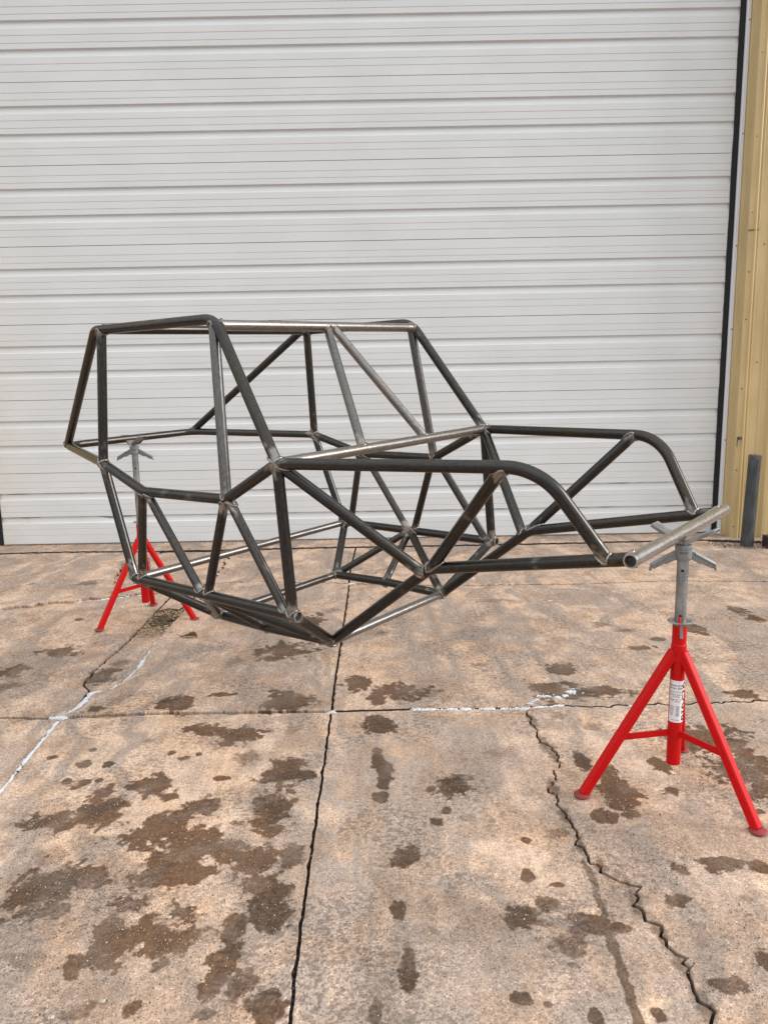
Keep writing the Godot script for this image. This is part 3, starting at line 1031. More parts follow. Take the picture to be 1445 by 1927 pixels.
func _build_wall() -> void:
	for side in [1, -1]:
		var w := thing("metal_wall", "tan ribbed metal wall with fluted corner trim right of the door" if side == 1 else "tan metal wall edge left of the white door", "wall", Vector3(3.18 if side == 1 else -3.69, 0, -6.72))
		var X := func(x: float) -> float: return x * side
		var fix := func(l: Array) -> Array:
			var o := []
			for p in l:
				o.append([p[0] * side, p[1]])
			if side == -1:
				o.reverse()
			return o
		# jamb return, a shallow box section reaching back to the door
		var st := st_new()
		for seg in [[-0.235, 0.0, -0.155, 0.0], [-0.155, 0.0, -0.15, 0.006], [-0.15, 0.006, -0.07, 0.006], [-0.07, 0.006, -0.065, 0.0], [-0.065, 0.0, -0.002, 0.0]]:
			var a := Vector3(seg[1] * side, 0, seg[0])
			var b := Vector3(seg[3] * side, 0, seg[2])
			var up := Vector3.UP * 5.5
			if side == 1:
				quad(st, a, a + up, b + up, b)
			else:
				quad(st, b, b + up, a + up, a)
		part(w, "jamb_return", st.commit(), M.tan_paint)
		# white strip that holds the door seal
		st = st_new()
		box(st, Transform3D(Basis(), Vector3(-0.0175 * side, 2.75, -0.203)), Vector3(0.032, 5.5, 0.06), 0.004)
		part(w, "seal_strip", st.commit(), M.white_trim)
		# corner trim in two lengths, the upper lapped over the lower
		var face := [[-0.002, -0.03], [-0.002, 0.010], [0.042, 0.012], [0.046, 0.020], [0.056, 0.026], [0.066, 0.020], [0.069, 0.014], [0.075, 0.014], [0.079, 0.020], [0.087, 0.022], [0.095, 0.014], [0.098, 0.004]]
		part(w, "corner_trim", _profile_sheet(fix.call(face), 0.012, 2.79, 0.0), M.tan_paint)
		var upper := []
		for p in face:
			upper.append([p[0] - 0.003, p[1] + 0.003])
		part(w, "corner_trim", _profile_sheet(fix.call(upper), 2.72, 5.6, 0.0), M.tan_paint)
		st = st_new()
		box(st, Transform3D(Basis(), Vector3(0.046 * side, 2.717, 0.010)), Vector3(0.096, 0.004, 0.02), 0.001)
		part(w, "lap_edge", st.commit(), M.dark_line)
		# cladding sheets
		for k in 5:
			var xs := []
			var x0 := 0.096 + 0.915 * k
			for r in 3:
				var b0 := x0 + 0.305 * r
				for e in [[0.0, 0.002], [0.085, 0.002], [0.092, 0.010], [0.104, 0.010], [0.111, 0.002], [0.160, 0.002], [0.178, 0.030], [0.212, 0.030], [0.230, 0.002]]:
					xs.append([b0 + e[0], e[1]])
			xs.append([x0 + 0.915, 0.002])
			part(w, "cladding_sheet", _profile_sheet(fix.call(xs), 0.015, 7.2, 0.0005 * k), M.tan_paint)
			# base angle that closes the foot of the sheet
			if side == 1:
				for r in 3:
					_screw(w, Vector3(x0 + 0.305 * r + 0.05, 0.075, 0.003), Vector3(0, 0, 1), M.dark_line)
		# backing so that no light passes
		st = st_new()
		box(st, Transform3D(Basis(), Vector3(2.42 * side, 3.6, -0.14)), Vector3(4.82, 7.2, 0.24), 0.003)
		part(w, "wall_core", st.commit(), M.dark_line)
		for yy in [0.9, 1.9, 2.62, 3.55, 4.45]:
			_screw(w, Vector3(-0.0135 * side, yy, -0.173), Vector3(0, 0, 1), M.rusty_screw)
		for yy in [0.10, 0.62, 1.35, 1.95, 2.35, 2.84, 3.45, 4.1, 4.6]:
			_screw(w, Vector3(0.022 * side, yy + 0.02, 0.0125), Vector3(0, 0, 1), M.rusty_screw)
			_screw(w, Vector3(0.002 * side, yy - 0.06, -0.035), Vector3(-side, 0, 0), M.rusty_screw)
		for yy in [0.5, 1.6, 2.6, 3.5, 4.4]:
			_screw(w, Vector3(0.146 * side, yy, 0.003), Vector3(0, 0, 1), M.rusty_screw)
		if side == 1:
			# eye bolt with a hanging pin on the corner trim
			st = st_new()
			lathe(st, [[0.012, 0.0], [0.012, 0.004], [0.005, 0.006], [0.005, 0.030]], along(Vector3(0.020, 0.93, 0.012), Vector3(0.020, 0.93, 0.05)), 10)
			var ring := PackedVector3Array()
			var rad := PackedFloat32Array()
			for i in 16:
				ring.append(Vector3(0.020 + 0.014 * cos(TAU * i / 16), 0.93 + 0.012 * sin(TAU * i / 16), 0.045))
				rad.append(0.0035)
			part(w, "eye_bolt", st.commit(), M.plug)
			st = st_new()
			sweep(st, ring, rad, 8, true)
			part(w, "eye_ring", st.commit(), M.plug)
			st = st_new()
			sweep(st, PackedVector3Array([Vector3(0.034, 0.932, 0.045), Vector3(0.002, 0.928, 0.046), Vector3(-0.004, 0.915, 0.046), Vector3(-0.005, 0.855, 0.044)]), PackedFloat32Array([0.004, 0.004, 0.004, 0.003]), 8)
			part(w, "hanging_pin", st.commit(), M.plug)
	# wall over the door, above the frame of the photograph
	var hd := thing("door_header", "tan metal wall over the top of the white garage door", "wall", Vector3(-0.25, 5.45, -6.9))
	var sh := st_new()
	box(sh, Transform3D(Basis(), Vector3(0, 0.9, 0)), Vector3(6.86, 1.78, 0.25), 0.004)
	part(hd, "header_face", sh.commit(), M.tan_paint)
	# brown steel foot of the next post, cut by the picture's edge
	var bp := thing("steel_block", "dark brown painted steel block at the foot of the tan wall", "steel block", Vector3(3.43, 0, -6.36))
	var sp := st_new()
	box(sp, Transform3D(Basis(), Vector3(0, 0.045, 0)), Vector3(0.22, 0.10, 0.10), 0.004)
	part(bp, "block", sp.commit(), M.brown_paint)
	sp = st_new()
	box(sp, Transform3D(Basis(), Vector3(0, 0.0985, 0.0)), Vector3(0.228, 0.006, 0.108), 0.002)
	part(bp, "top_plate", sp.commit(), M.brown_paint)


func _build_bollard() -> void:
	var b := thing("bollard", "leaning dark grey steel bollard filled with concrete beside the tan wall", "bollard", Vector3(3.207, -0.02, -6.448))
	b.rotation = Vector3(0.0, 0.0, -0.03)
	var st := st_new()
	lathe(st, [[0.054, 0.0], [0.0535, 0.3], [0.0525, 0.6], [0.0525, 0.815], [0.051, 0.822], [0.047, 0.822], [0.047, 0.80]], Transform3D(), 40)
	part(b, "pipe", st.commit(), M.bollard_grey)
	# rough concrete fill that stands a little over the rim
	st = st_new()
	for j in 28:
		for i in 5:
			var q := []
			for e in [[i, j], [i + 1, j], [i + 1, j + 1], [i, j + 1]]:
				var r: float = 0.0475 * e[0] / 5.0
				var a: float = TAU * (e[1] % 28) / 28.0
				var p := Vector3(r * cos(a), 0.0, r * sin(a))
				p.y = 0.826 + 0.012 * edge_noise.get_noise_2d(p.x * 30.0, p.z * 30.0) - 0.010 * pow(e[0] / 5.0, 4.0)
				q.append(p)
			quad(st, q[0], q[1], q[2], q[3])
	part(b, "concrete_fill", st.commit(), M.old_concrete)
	# flaked rust and cement run round the rim
	st = st_new()
	for i in 46:
		var a := TAU * i / 46.0
		var l := 0.012 + 0.055 * pow(absf(edge_noise.get_noise_1d(i * 3.7)), 0.8)
		var w := TAU / 46.0 * 0.5 * (0.5 + absf(edge_noise.get_noise_1d(i * 9.1 + 50.0)))
		var r := 0.0537
		quad(st, Vector3(r * cos(a + w), 0.822 - l, r * sin(a + w)), Vector3(r * cos(a - w), 0.822 - l * 0.8, r * sin(a - w)), Vector3(r * cos(a - w), 0.822, r * sin(a - w)), Vector3(r * cos(a + w), 0.822, r * sin(a + w)))
	part(b, "cement_run", st.commit(), M.old_concrete)


# ------------------------------------------------------------------ chassis
func Q(called: String, s: int) -> Vector3:
	var v: Vector3 = N[called]
	return Vector3(v.x * s, v.y, v.z)


func fillet(pts: Array, bends: Array) -> PackedVector3Array:
	var out := PackedVector3Array()
	out.append(pts[0])
	for i in range(1, pts.size() - 1):
		var p: Vector3 = pts[i]
		var a: Vector3 = (pts[i - 1] - p)
		var b: Vector3 = (pts[i + 1] - p)
		var r: float = bends[i - 1]
		var half := a.angle_to(b) / 2.0
		var t := minf(r / tan(half), 0.46 * minf(a.length(), b.length()))
		r = t * tan(half)
		a = a.normalized()
		b = b.normalized()
		var c := p + (a + b).normalized() * (r / sin(half))
		var p0 := p + a * t
		var p1 := p + b * t
		var n := 12
		for k in n + 1:
			out.append(c + (p0 - c).slerp(p1 - c, float(k) / n))
	out.append(pts[pts.size() - 1])
	return out


func resample(path: PackedVector3Array, step: float) -> PackedVector3Array:
	var out := PackedVector3Array()
	for i in path.size() - 1:
		var n := maxi(1, int(path[i].distance_to(path[i + 1]) / step))
		for k in n:
			out.append(path[i].lerp(path[i + 1], float(k) / n))
	out.append(path[path.size() - 1])
	return out


func steel_tube(parent: Node3D, called: String, pts: Array, bends: Array, r: float, highlight_lift := 0.0, ends := [true, true], hollow := [false, false]) -> MeshInstance3D:
	# mill-scaled tube whose steel is ground bright near its welded ends
	var path := resample(fillet(pts, bends), 0.016)
	var n := path.size()
	var dist := PackedFloat32Array([0.0])
	for i in range(1, n):
		dist.append(dist[i - 1] + path[i].distance_to(path[i - 1]))
	var total := dist[n - 1]
	var sides := 24
	var st := st_new()
	var tang := PackedVector3Array()
	for i in n:
		tang.append((path[mini(i + 1, n - 1)] - path[maxi(i - 1, 0)]).normalized())
	var u: Vector3 = frame_for(tang[0])[0]
	var key := pts[0].x * 3.1 + pts[0].z * 1.7 + r * 50.0 + pts[pts.size() - 1].y as float
	for i in n:
		var t := tang[i]
		u = (u - t * u.dot(t)).normalized()
		var w := t.cross(u)
		for j in sides + 1:
			var an := TAU * j / sides
			var dir := u * cos(an) + w * sin(an)
			var p := path[i] + dir * r
			var big := patch_noise.get_noise_3dv(p * 2.2 + Vector3(key, 0, 0))
			var small := edge_noise.get_noise_3dv(p * 26.0 + Vector3(0, key, 0))
			var base := Color(0.060, 0.0595, 0.061)
			var warm := Color(0.070, 0.063, 0.054)
			var mottle_cut := clampf(highlight_lift * 1.2, 0.0, 0.9)
			var c := base.lerp(warm, clampf(0.5 + 1.2 * big, 0.0, 1.0) * (1.0 - mottle_cut * 0.6))
			c = c * (1.0 + highlight_lift + 0.09 * small * (1.0 - mottle_cut))  # lighter steel on some tubes, their highlights painted into the albedo
			# ground patches by the welds
			var near_end := 9.0
			if ends[0]:
				near_end = minf(near_end, dist[i])
			if ends[1]:
				near_end = minf(near_end, total - dist[i])
			var g := clampf((0.050 + 0.04 * big - near_end) * 45.0 + small * 4.0, 0.0, 1.0) * clampf(0.62 + 1.7 * patch_noise.get_noise_3dv(p * 7.0 + Vector3(0, 0, key)), 0.0, 1.0)
			# stray grinder touches along the tube
			var stray := clampf((patch_noise.get_noise_3dv(p * 6.0 + Vector3(7, key, 3)) - 0.52) * 9.0 + small, 0.0, 1.0) * 0.4 * (1.0 - mottle_cut)
			g = maxf(g, stray if near_end < 0.35 else stray * 0.5)
			c = c.lerp(Color(0.40, 0.39, 0.375), g)
			c.a = 1.0
			st.set_normal(dir)
			st.set_uv(Vector2(float(j) / sides, dist[i] + key))
			st.set_color(c)
			st.add_vertex(p)
	for i in n - 1:
		for j in sides:
			var a := i * (sides + 1) + j
			var b := a + sides + 1
			for x in [a, b, a + 1, b, b + 1, a + 1]:
				st.add_index(x)
	var o := part(parent, called, st.commit(), M.mill_steel)
	for e in 2:
		var at := path[0] if e == 0 else path[n - 1]
		var d := -tang[0] if e == 0 else tang[n - 1]
		var sc := st_new()
		var T := along(at - d * 0.001, at + d)
		if hollow[e]:
			lathe(sc, [[r, 0.0], [r * 0.985, 0.003], [r * 0.80, 0.003], [r * 0.78, 0.001], [r * 0.78, -0.012]], T, 32)
			part(o, "cut_end", sc.commit(), M.weld_bright)
			sc = st_new()
			lathe(sc, [[r * 0.79, -0.011], [0.0, -0.0105]], T, 32)
			part(o, "end_plug", sc.commit(), M.plug)
		elif not ends[e]:
			lathe(sc, [[r, 0.0], [r * 0.97, 0.004], [r * 0.86, 0.0085], [r * 0.6, 0.0125], [0.0, 0.0145]], T, 28)
			part(o, "end_cap", sc.commit(), M.weld_bright)
	return o


func weld_bead(tube: Node3D, joint: Vector3, away: Vector3, r: float, axis_at: Vector3, axis: Vector3, R: float) -> void:
	# the saddle-shaped line where a tube meets the tube it is coped to, laid as a rippled bead
	var f := frame_for(away)
	axis = axis.normalized()
	var path := PackedVector3Array()
	var rad := PackedFloat32Array()
	var cols := PackedColorArray()
	var dd := away - axis * away.dot(axis)
	if dd.length() < 0.30:
		return
	var n := 40
	for i in n:
		var an := TAU * i / n
		var q: Vector3 = joint + (f[0] * cos(an) + f[1] * sin(an)) * (r + 0.0008)
		var w := q - axis_at
		w -= axis * w.dot(axis)
		var aa := dd.length_squared()
		var bb := 2.0 * w.dot(dd)
		var cc := w.length_squared() - R * R
		var disc := bb * bb - 4.0 * aa * cc
		var s := 0.0
		if disc > 0.0:
			s = (-bb + sqrt(disc)) / (2.0 * aa)
		else:
			s = -bb / (2.0 * aa)
		s = clampf(s, -0.03, 0.10)
		path.append(q + away * s)
		var ripple := edge_noise.get_noise_3dv(q * 60.0)
		rad.append(0.0052 * (1.0 + 0.22 * sin(i * 2.6) + 0.5 * ripple))
		var heat := clampf(0.5 + ripple, 0.0, 1.0)
		cols.append(Color(0.9, 0.87, 0.84).lerp(Color(0.42, 0.36, 0.32), heat))
	var st := st_new()
	sweep(st, path, rad, 8, true, cols)
	part(tube, "weld_bead", st.commit(), M.weld)


func _build_chassis() -> void:
	plain("weld_bright", 0.42, 0.41, 0.40, 0.34, 0.9)
	N["RC"] = Vector3(0.434, 0.783, -1.693)
	N["RR"] = Vector3(0.663, 1.388, -0.815)
	N["RF"] = Vector3(0.630, 1.381, 0.066)
	N["BT"] = Vector3(0.657, 1.383, -0.761)
	N["B"] = Vector3(0.709, 0.761, -0.797)
	N["K"] = Vector3(0.731, 0.655, -0.426)
	N["D"] = Vector3(0.701, 0.662, 0.136)
	N["DT"] = Vector3(0.647, 1.372, 0.067)
	N["A"] = Vector3(0.701, 0.826, 0.461)
	N["H"] = Vector3(0.630, 1.358, 0.080)
	N["SR"] = Vector3(0.723, 0.221, -0.586)
	N["SM"] = Vector3(0.704, 0.229, -0.063)
	N["SF"] = Vector3(0.705, 0.238, 0.495)
	N["BR"] = Vector3(0.416, -0.011, -0.386)
	N["BM"] = Vector3(0.428, 0.002, -0.018)
	N["BF"] = Vector3(0.398, 0.011, 0.386)
	N["R"] = Vector3(0.368, 0.408, 0.912)
	N["FP"] = Vector3(0.401, 0.565, 1.712)
	N["FB"] = Vector3(0.491, 0.840, 1.443)
	N["FL"] = Vector3(0.415, 0.550, 1.623)
	N["FDt"] = Vector3(0.518, 0.839, 1.327)
	N["AD"] = Vector3(0.391, 0.384, 0.880)
	# tubes that butt on another tube end on that tube's axis
	for e in [["FL", "R", "FP"], ["AD", "BF", "R"], ["FDt", "A", "FB"], ["SM", "SR", "SF"], ["H", "RF", "A"], ["DT", "RF", "RR"], ["BT", "RF", "RR"]]:
		var on := Geometry3D.get_closest_point_to_segment_uncapped(N[e[0]], N[e[1]], N[e[2]])
		N[e[0]] = on
	var hoop_line := fillet([N.RC, N.RR, N.RF, N.A], [0.085, 0.13])
	for k in ["H", "DT", "BT"]:
		var best := Vector3.ZERO
		for i in hoop_line.size() - 1:
			var on2 := Geometry3D.get_closest_point_to_segment(N[k], hoop_line[i], hoop_line[i + 1])
			if on2.distance_to(N[k]) < best.distance_to(N[k]) or i == 0:
				best = on2
		N[k] = best
	var c := thing("tube_chassis", "bare welded steel tube buggy chassis resting on two red stands", "vehicle frame", Vector3(-0.2664, 0.3745, -3.6287))
	c.basis = Basis(Vector3(0.65328, 0.03708, -0.75621), Vector3(-0.02424, 0.99931, 0.02806), Vector3(0.75673, 0.0, 0.65373)).orthonormalized()
	var T := TUBE_R
	var B := BRACE_R
	for s in [-1, 1]:
		var q := func(k: String) -> Vector3: return Q(k, s)
		var rc: Vector3 = q.call("RC")
		var a: Vector3 = q.call("A")
		var bb: Vector3 = q.call("B")
		var kk: Vector3 = q.call("K")
		var dd: Vector3 = q.call("D")
		var sr: Vector3 = q.call("SR")
		var sm: Vector3 = q.call("SM")
		var sf: Vector3 = q.call("SF")
		var br: Vector3 = q.call("BR")
		var bm: Vector3 = q.call("BM")
		var bf: Vector3 = q.call("BF")
		var rr: Vector3 = q.call("RR")
		var rf: Vector3 = q.call("RF")
		var ra: Vector3 = q.call("R")
		var fp: Vector3 = q.call("FP")
		# the long bent cage tube: rear leg, roof rail, windscreen pillar
		var hoop := steel_tube(c, "cage_tube", [rc, rr, rf, a], [0.085, 0.13], T, 0.0)
		weld_bead(hoop, rc, (rr - rc).normalized(), T, rc, Vector3.RIGHT, T)
		weld_bead(hoop, a, (rf - a).normalized(), T, a, q.call("FB") - a, T)
		# waist tube along the door opening
		var waist := steel_tube(c, "waist_tube", [bb, kk, dd, a], [0.14, 0.12], T, 0.0)
		weld_bead(waist, bb, (kk - bb).normalized(), T, bb, q.call("BT") - bb, T)
		weld_bead(waist, a, (dd - a).normalized(), T, a, sf - a, T)
		# pillars
		var bt: Vector3 = q.call("BT")
		var p1 := steel_tube(c, "pillar_tube", [bt, bb], [], T, 0.1)
		weld_bead(p1, bt, (bb - bt).normalized(), T, rr, rf - rr, T)
		weld_bead(p1, bb, (bt - bb).normalized(), T, bb, kk - bb, T)
		var dt: Vector3 = q.call("DT")
		var p2 := steel_tube(c, "pillar_tube", [dt, dd], [], T, 2.0)  # lighter albedo stands in for this pillar's highlight
		weld_bead(p2, dt, (dd - dt).normalized(), T, dt, rr - rf, T)
		weld_bead(p2, dd, (dt - dd).normalized(), T, dd, kk - dd, T)
		var p3 := steel_tube(c, "pillar_tube", [a, sf], [], T, 0.0)
		weld_bead(p3, a, (sf - a).normalized(), T, a, q.call("FB") - a, T)
		weld_bead(p3, sf, (a - sf).normalized(), T, sf, sr - sf, T)
		# side bracing between waist and sill
		var br_list := [[bb, sr + Vector3(0, 0, -0.012), T, 0.0], [kk + Vector3(0, 0, -0.012), sr + Vector3(0, 0, 0.05), B, 0.2], [kk + Vector3(0, 0, 0.02), sm + Vector3(0, 0, -0.012), B, 0.35], [dd + Vector3(0, 0, -0.01), sm + Vector3(0, 0, 0.03), B, 0.0], [dd + Vector3(0, 0, 0.015), sf + Vector3(0, 0, -0.035), B, 0.25]]
		for e in br_list:
			var bt2 := steel_tube(c, "side_brace", [e[0], e[1]], [], e[2], e[3])
			var dir: Vector3 = (e[1] - e[0]).normalized()
			weld_bead(bt2, e[0], dir, e[2], e[0], (dd - kk) if e[0] != bb else (kk - bb), T)
			weld_bead(bt2, e[1], -dir, e[2], sr, sf - sr, T)
		# sill with its open front end
		var sill_d := (sf - sr).normalized()
		steel_tube(c, "sill_tube", [sr - sill_d * 0.012, sf + sill_d * 0.030], [], T, 0.0, [false, true], [false, true])
		# belly
		var belly := steel_tube(c, "belly_tube", [br, bm, bf], [0.5], T, 0.0)
		weld_bead(belly, bf, (bm - bf).normalized(), T, bf, ra - bf, T)
		for e in [[sr, br, T], [sm, br, B], [sm, bm, B], [sm, bf, T], [sf, bf, T]]:
			var d2: Vector3 = (e[1] - e[0]).normalized()
			var t2 := steel_tube(c, "belly_brace", [e[0], e[1]], [], e[2], 0.1)
			weld_bead(t2, e[0], d2, e[2], sr, sf - sr, T)
			weld_bead(t2, e[1], -d2, e[2], br, bf - br, T)
		# frame rail to the front and the fender hoop over it
		var rail := steel_tube(c, "frame_rail", [bf, ra, fp], [0.14], T, -0.05)
		weld_bead(rail, bf, (ra - bf).normalized(), T, bf, Vector3.RIGHT, B)
		weld_bead(rail, fp, (ra - fp).normalized(), T, fp, Vector3.RIGHT, T)
		var fl: Vector3 = q.call("FL")
		var fen := steel_tube(c, "fender_tube", [a, q.call("FB"), fl], [0.21], T, 0.0)
		weld_bead(fen, a, (q.call("FB") - a).normalized(), T, a, sf - a, T)
		weld_bead(fen, fl, (q.call("FB") - fl).normalized(), T, ra, fp - ra, T)
		var ft: Vector3 = q.call("FDt")
		var fb: Vector3 = ra + (ra - bf).normalized() * 0.0
		var fd := steel_tube(c, "fender_brace", [ft, fb], [], T, 0.0)
		weld_bead(fd, ft, (fb - ft).normalized(), T, a, q.call("FB") - a, T)
		weld_bead(fd, fb, (ft - fb).normalized(), T, ra, fp - ra, T)
		var ad: Vector3 = q.call("AD")
		var fa := steel_tube(c, "firewall_brace", [a, ad], [], T, 0.1)
		weld_bead(fa, a + (ad - a).normalized() * 0.03, (ad - a).normalized(), T, a, q.call("FB") - a, T)
		weld_bead(fa, ad, (a - ad).normalized(), T, bf, ra - bf, T)
	# tubes that run across the car, most with highlights put into a lighter albedo
	var across := func(called: String, k: String, r: float, highlight_lift: float, axis_from: String, axis_to: String) -> MeshInstance3D:
		var l := Q(k, -1)
		var rt := Q(k, 1)
		var t := steel_tube(c, called, [l, rt], [], r, highlight_lift)
		for s in [-1, 1]:
			weld_bead(t, Q(k, s), Vector3.RIGHT * -s, r, Q(axis_from, s), Q(axis_to, s) - Q(axis_from, s), T)
		return t
	N["RX"] = N["BT"] + Vector3(0, 0, 0.02)
	across.call("roof_cross_tube", "RX", T, 0.0, "RR", "RF")
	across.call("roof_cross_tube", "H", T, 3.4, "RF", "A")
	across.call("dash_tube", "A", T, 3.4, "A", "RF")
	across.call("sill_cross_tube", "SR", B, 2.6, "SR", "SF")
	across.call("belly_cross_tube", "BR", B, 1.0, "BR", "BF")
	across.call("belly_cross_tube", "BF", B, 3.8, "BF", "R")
	# waist loop round the back
	var loop := steel_tube(c, "rear_loop_tube", [Q("B", -1), Q("RC", -1), Q("RC", 1), Q("B", 1)], [0.11, 0.11], T, 0.25)
	for s in [-1, 1]:
		weld_bead(loop, Q("B", s), (Q("RC", s) - Q("B", s)).normalized(), T, Q("B", s), Q("BT", s) - Q("B", s), T)
	# windscreen braces, their highlights lifted into the albedo
	var ha := Q("H", -1).lerp(Q("H", 1), 0.492)
	var hb := Q("H", -1).lerp(Q("H", 1), 0.520)
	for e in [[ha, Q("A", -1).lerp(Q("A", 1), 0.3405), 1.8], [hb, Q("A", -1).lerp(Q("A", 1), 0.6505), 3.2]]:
		var wb := steel_tube(c, "windscreen_brace", [e[0], e[1]], [], B, e[2])
		var dw: Vector3 = (e[1] - e[0]).normalized()
		weld_bead(wb, e[0], dw, B, e[0], Vector3.RIGHT, T)
		weld_bead(wb, e[1], -dw, B, e[1], Vector3.RIGHT, T)
	# front bumper tube, open at the ends
	steel_tube(c, "bumper_tube", [Q("FP", -1) + Vector3(-0.030, 0, 0), Q("FP", 1) + Vector3(0.062, 0, 0)], [], T * 1.03, 6.5, [true, false], [true, false])  # bare bright steel, part of its shine put into the colour


# ------------------------------------------------------------------ pipe stands
func bar(st: SurfaceTool, a: Vector3, b: Vector3, w: float, h: float, side: Vector3, c := 0.003) -> void:
	# rectangular bar from a to b; side is the direction of its width
	var y := (b - a).normalized()
	var x := (side - y * side.dot(y)).normalized()
	box(st, Transform3D(Basis(x, y, x.cross(y)), (a + b) * 0.5), Vector3(w, a.distance_to(b), h), c)


func lettering(text: String, size: float, bold := true) -> Array:
	var tm := TextMesh.new()
	var f := SystemFont.new()
	f.font_names = PackedStringArray(["Droid Sans"])
	f.font_weight = 700 if bold else 400
	tm.font = f
	tm.text = text
	tm.font_size = 32
	tm.pixel_size = size / 32.0
	tm.depth = 0.0
	tm.curve_step = 2.0
	var arr := tm.surface_get_arrays(0)
	var v: PackedVector3Array = arr[Mesh.ARRAY_VERTEX]
	var ix: PackedInt32Array = arr[Mesh.ARRAY_INDEX] if arr[Mesh.ARRAY_INDEX] != null else PackedInt32Array(range(v.size()))
	# split long triangles so that the print can follow a pipe
	var todo := []
	for k in range(0, ix.size(), 3):
		todo.append([v[ix[k]], v[ix[k + 1]], v[ix[k + 2]]])
	var done := PackedVector3Array()
	while todo.size() > 0:
		var q = todo.pop_back()
		var l := [q[0].distance_to(q[1]), q[1].distance_to(q[2]), q[2].distance_to(q[0])]
		var big := 0 if l[0] >= l[1] and l[0] >= l[2] else (1 if l[1] >= l[2] else 2)
		if l[big] < 0.005:
			done.append_array(PackedVector3Array(q))
			continue
		var a: Vector3 = q[big]
		var b: Vector3 = q[(big + 1) % 3]
		var c: Vector3 = q[(big + 2) % 3]
		var m := (a + b) * 0.5
		todo.append([a, m, c])
		todo.append([m, b, c])
	return [done, PackedInt32Array(range(done.size()))]


func wrap_text(st: SurfaceTool, text: String, size: float, R: float, angle: float, y: float, upright := true, bold := true, stretch := 1.0) -> void:
	# flat print bent round a pipe of radius R, centred at that angle and height
	var l := lettering(text, size, bold)
	var v: PackedVector3Array = l[0]
	var ix: PackedInt32Array = l[1]
	for k in range(0, ix.size(), 3):
		var p := []
		for e in 3:
			var a := v[ix[k + e]]
			var along_round := a.x * stretch if upright else -a.y
			var up := a.y if upright else a.x * stretch
			var an := angle - along_round / R
			p.append(Vector3(R * cos(an), y + up, R * sin(an)))
		var n := Vector3(p[0].x, 0, p[0].z).normalized()
		var facing: Vector3 = (p[2] - p[0]).cross(p[1] - p[0])
		var order := [0, 1, 2] if facing.dot(n) > 0.0 else [0, 2, 1]
		for e in order:
			st.set_normal(Vector3(p[e].x, 0, p[e].z).normalized())
			st.set_uv(Vector2.ZERO)
			st.add_vertex(p[e])


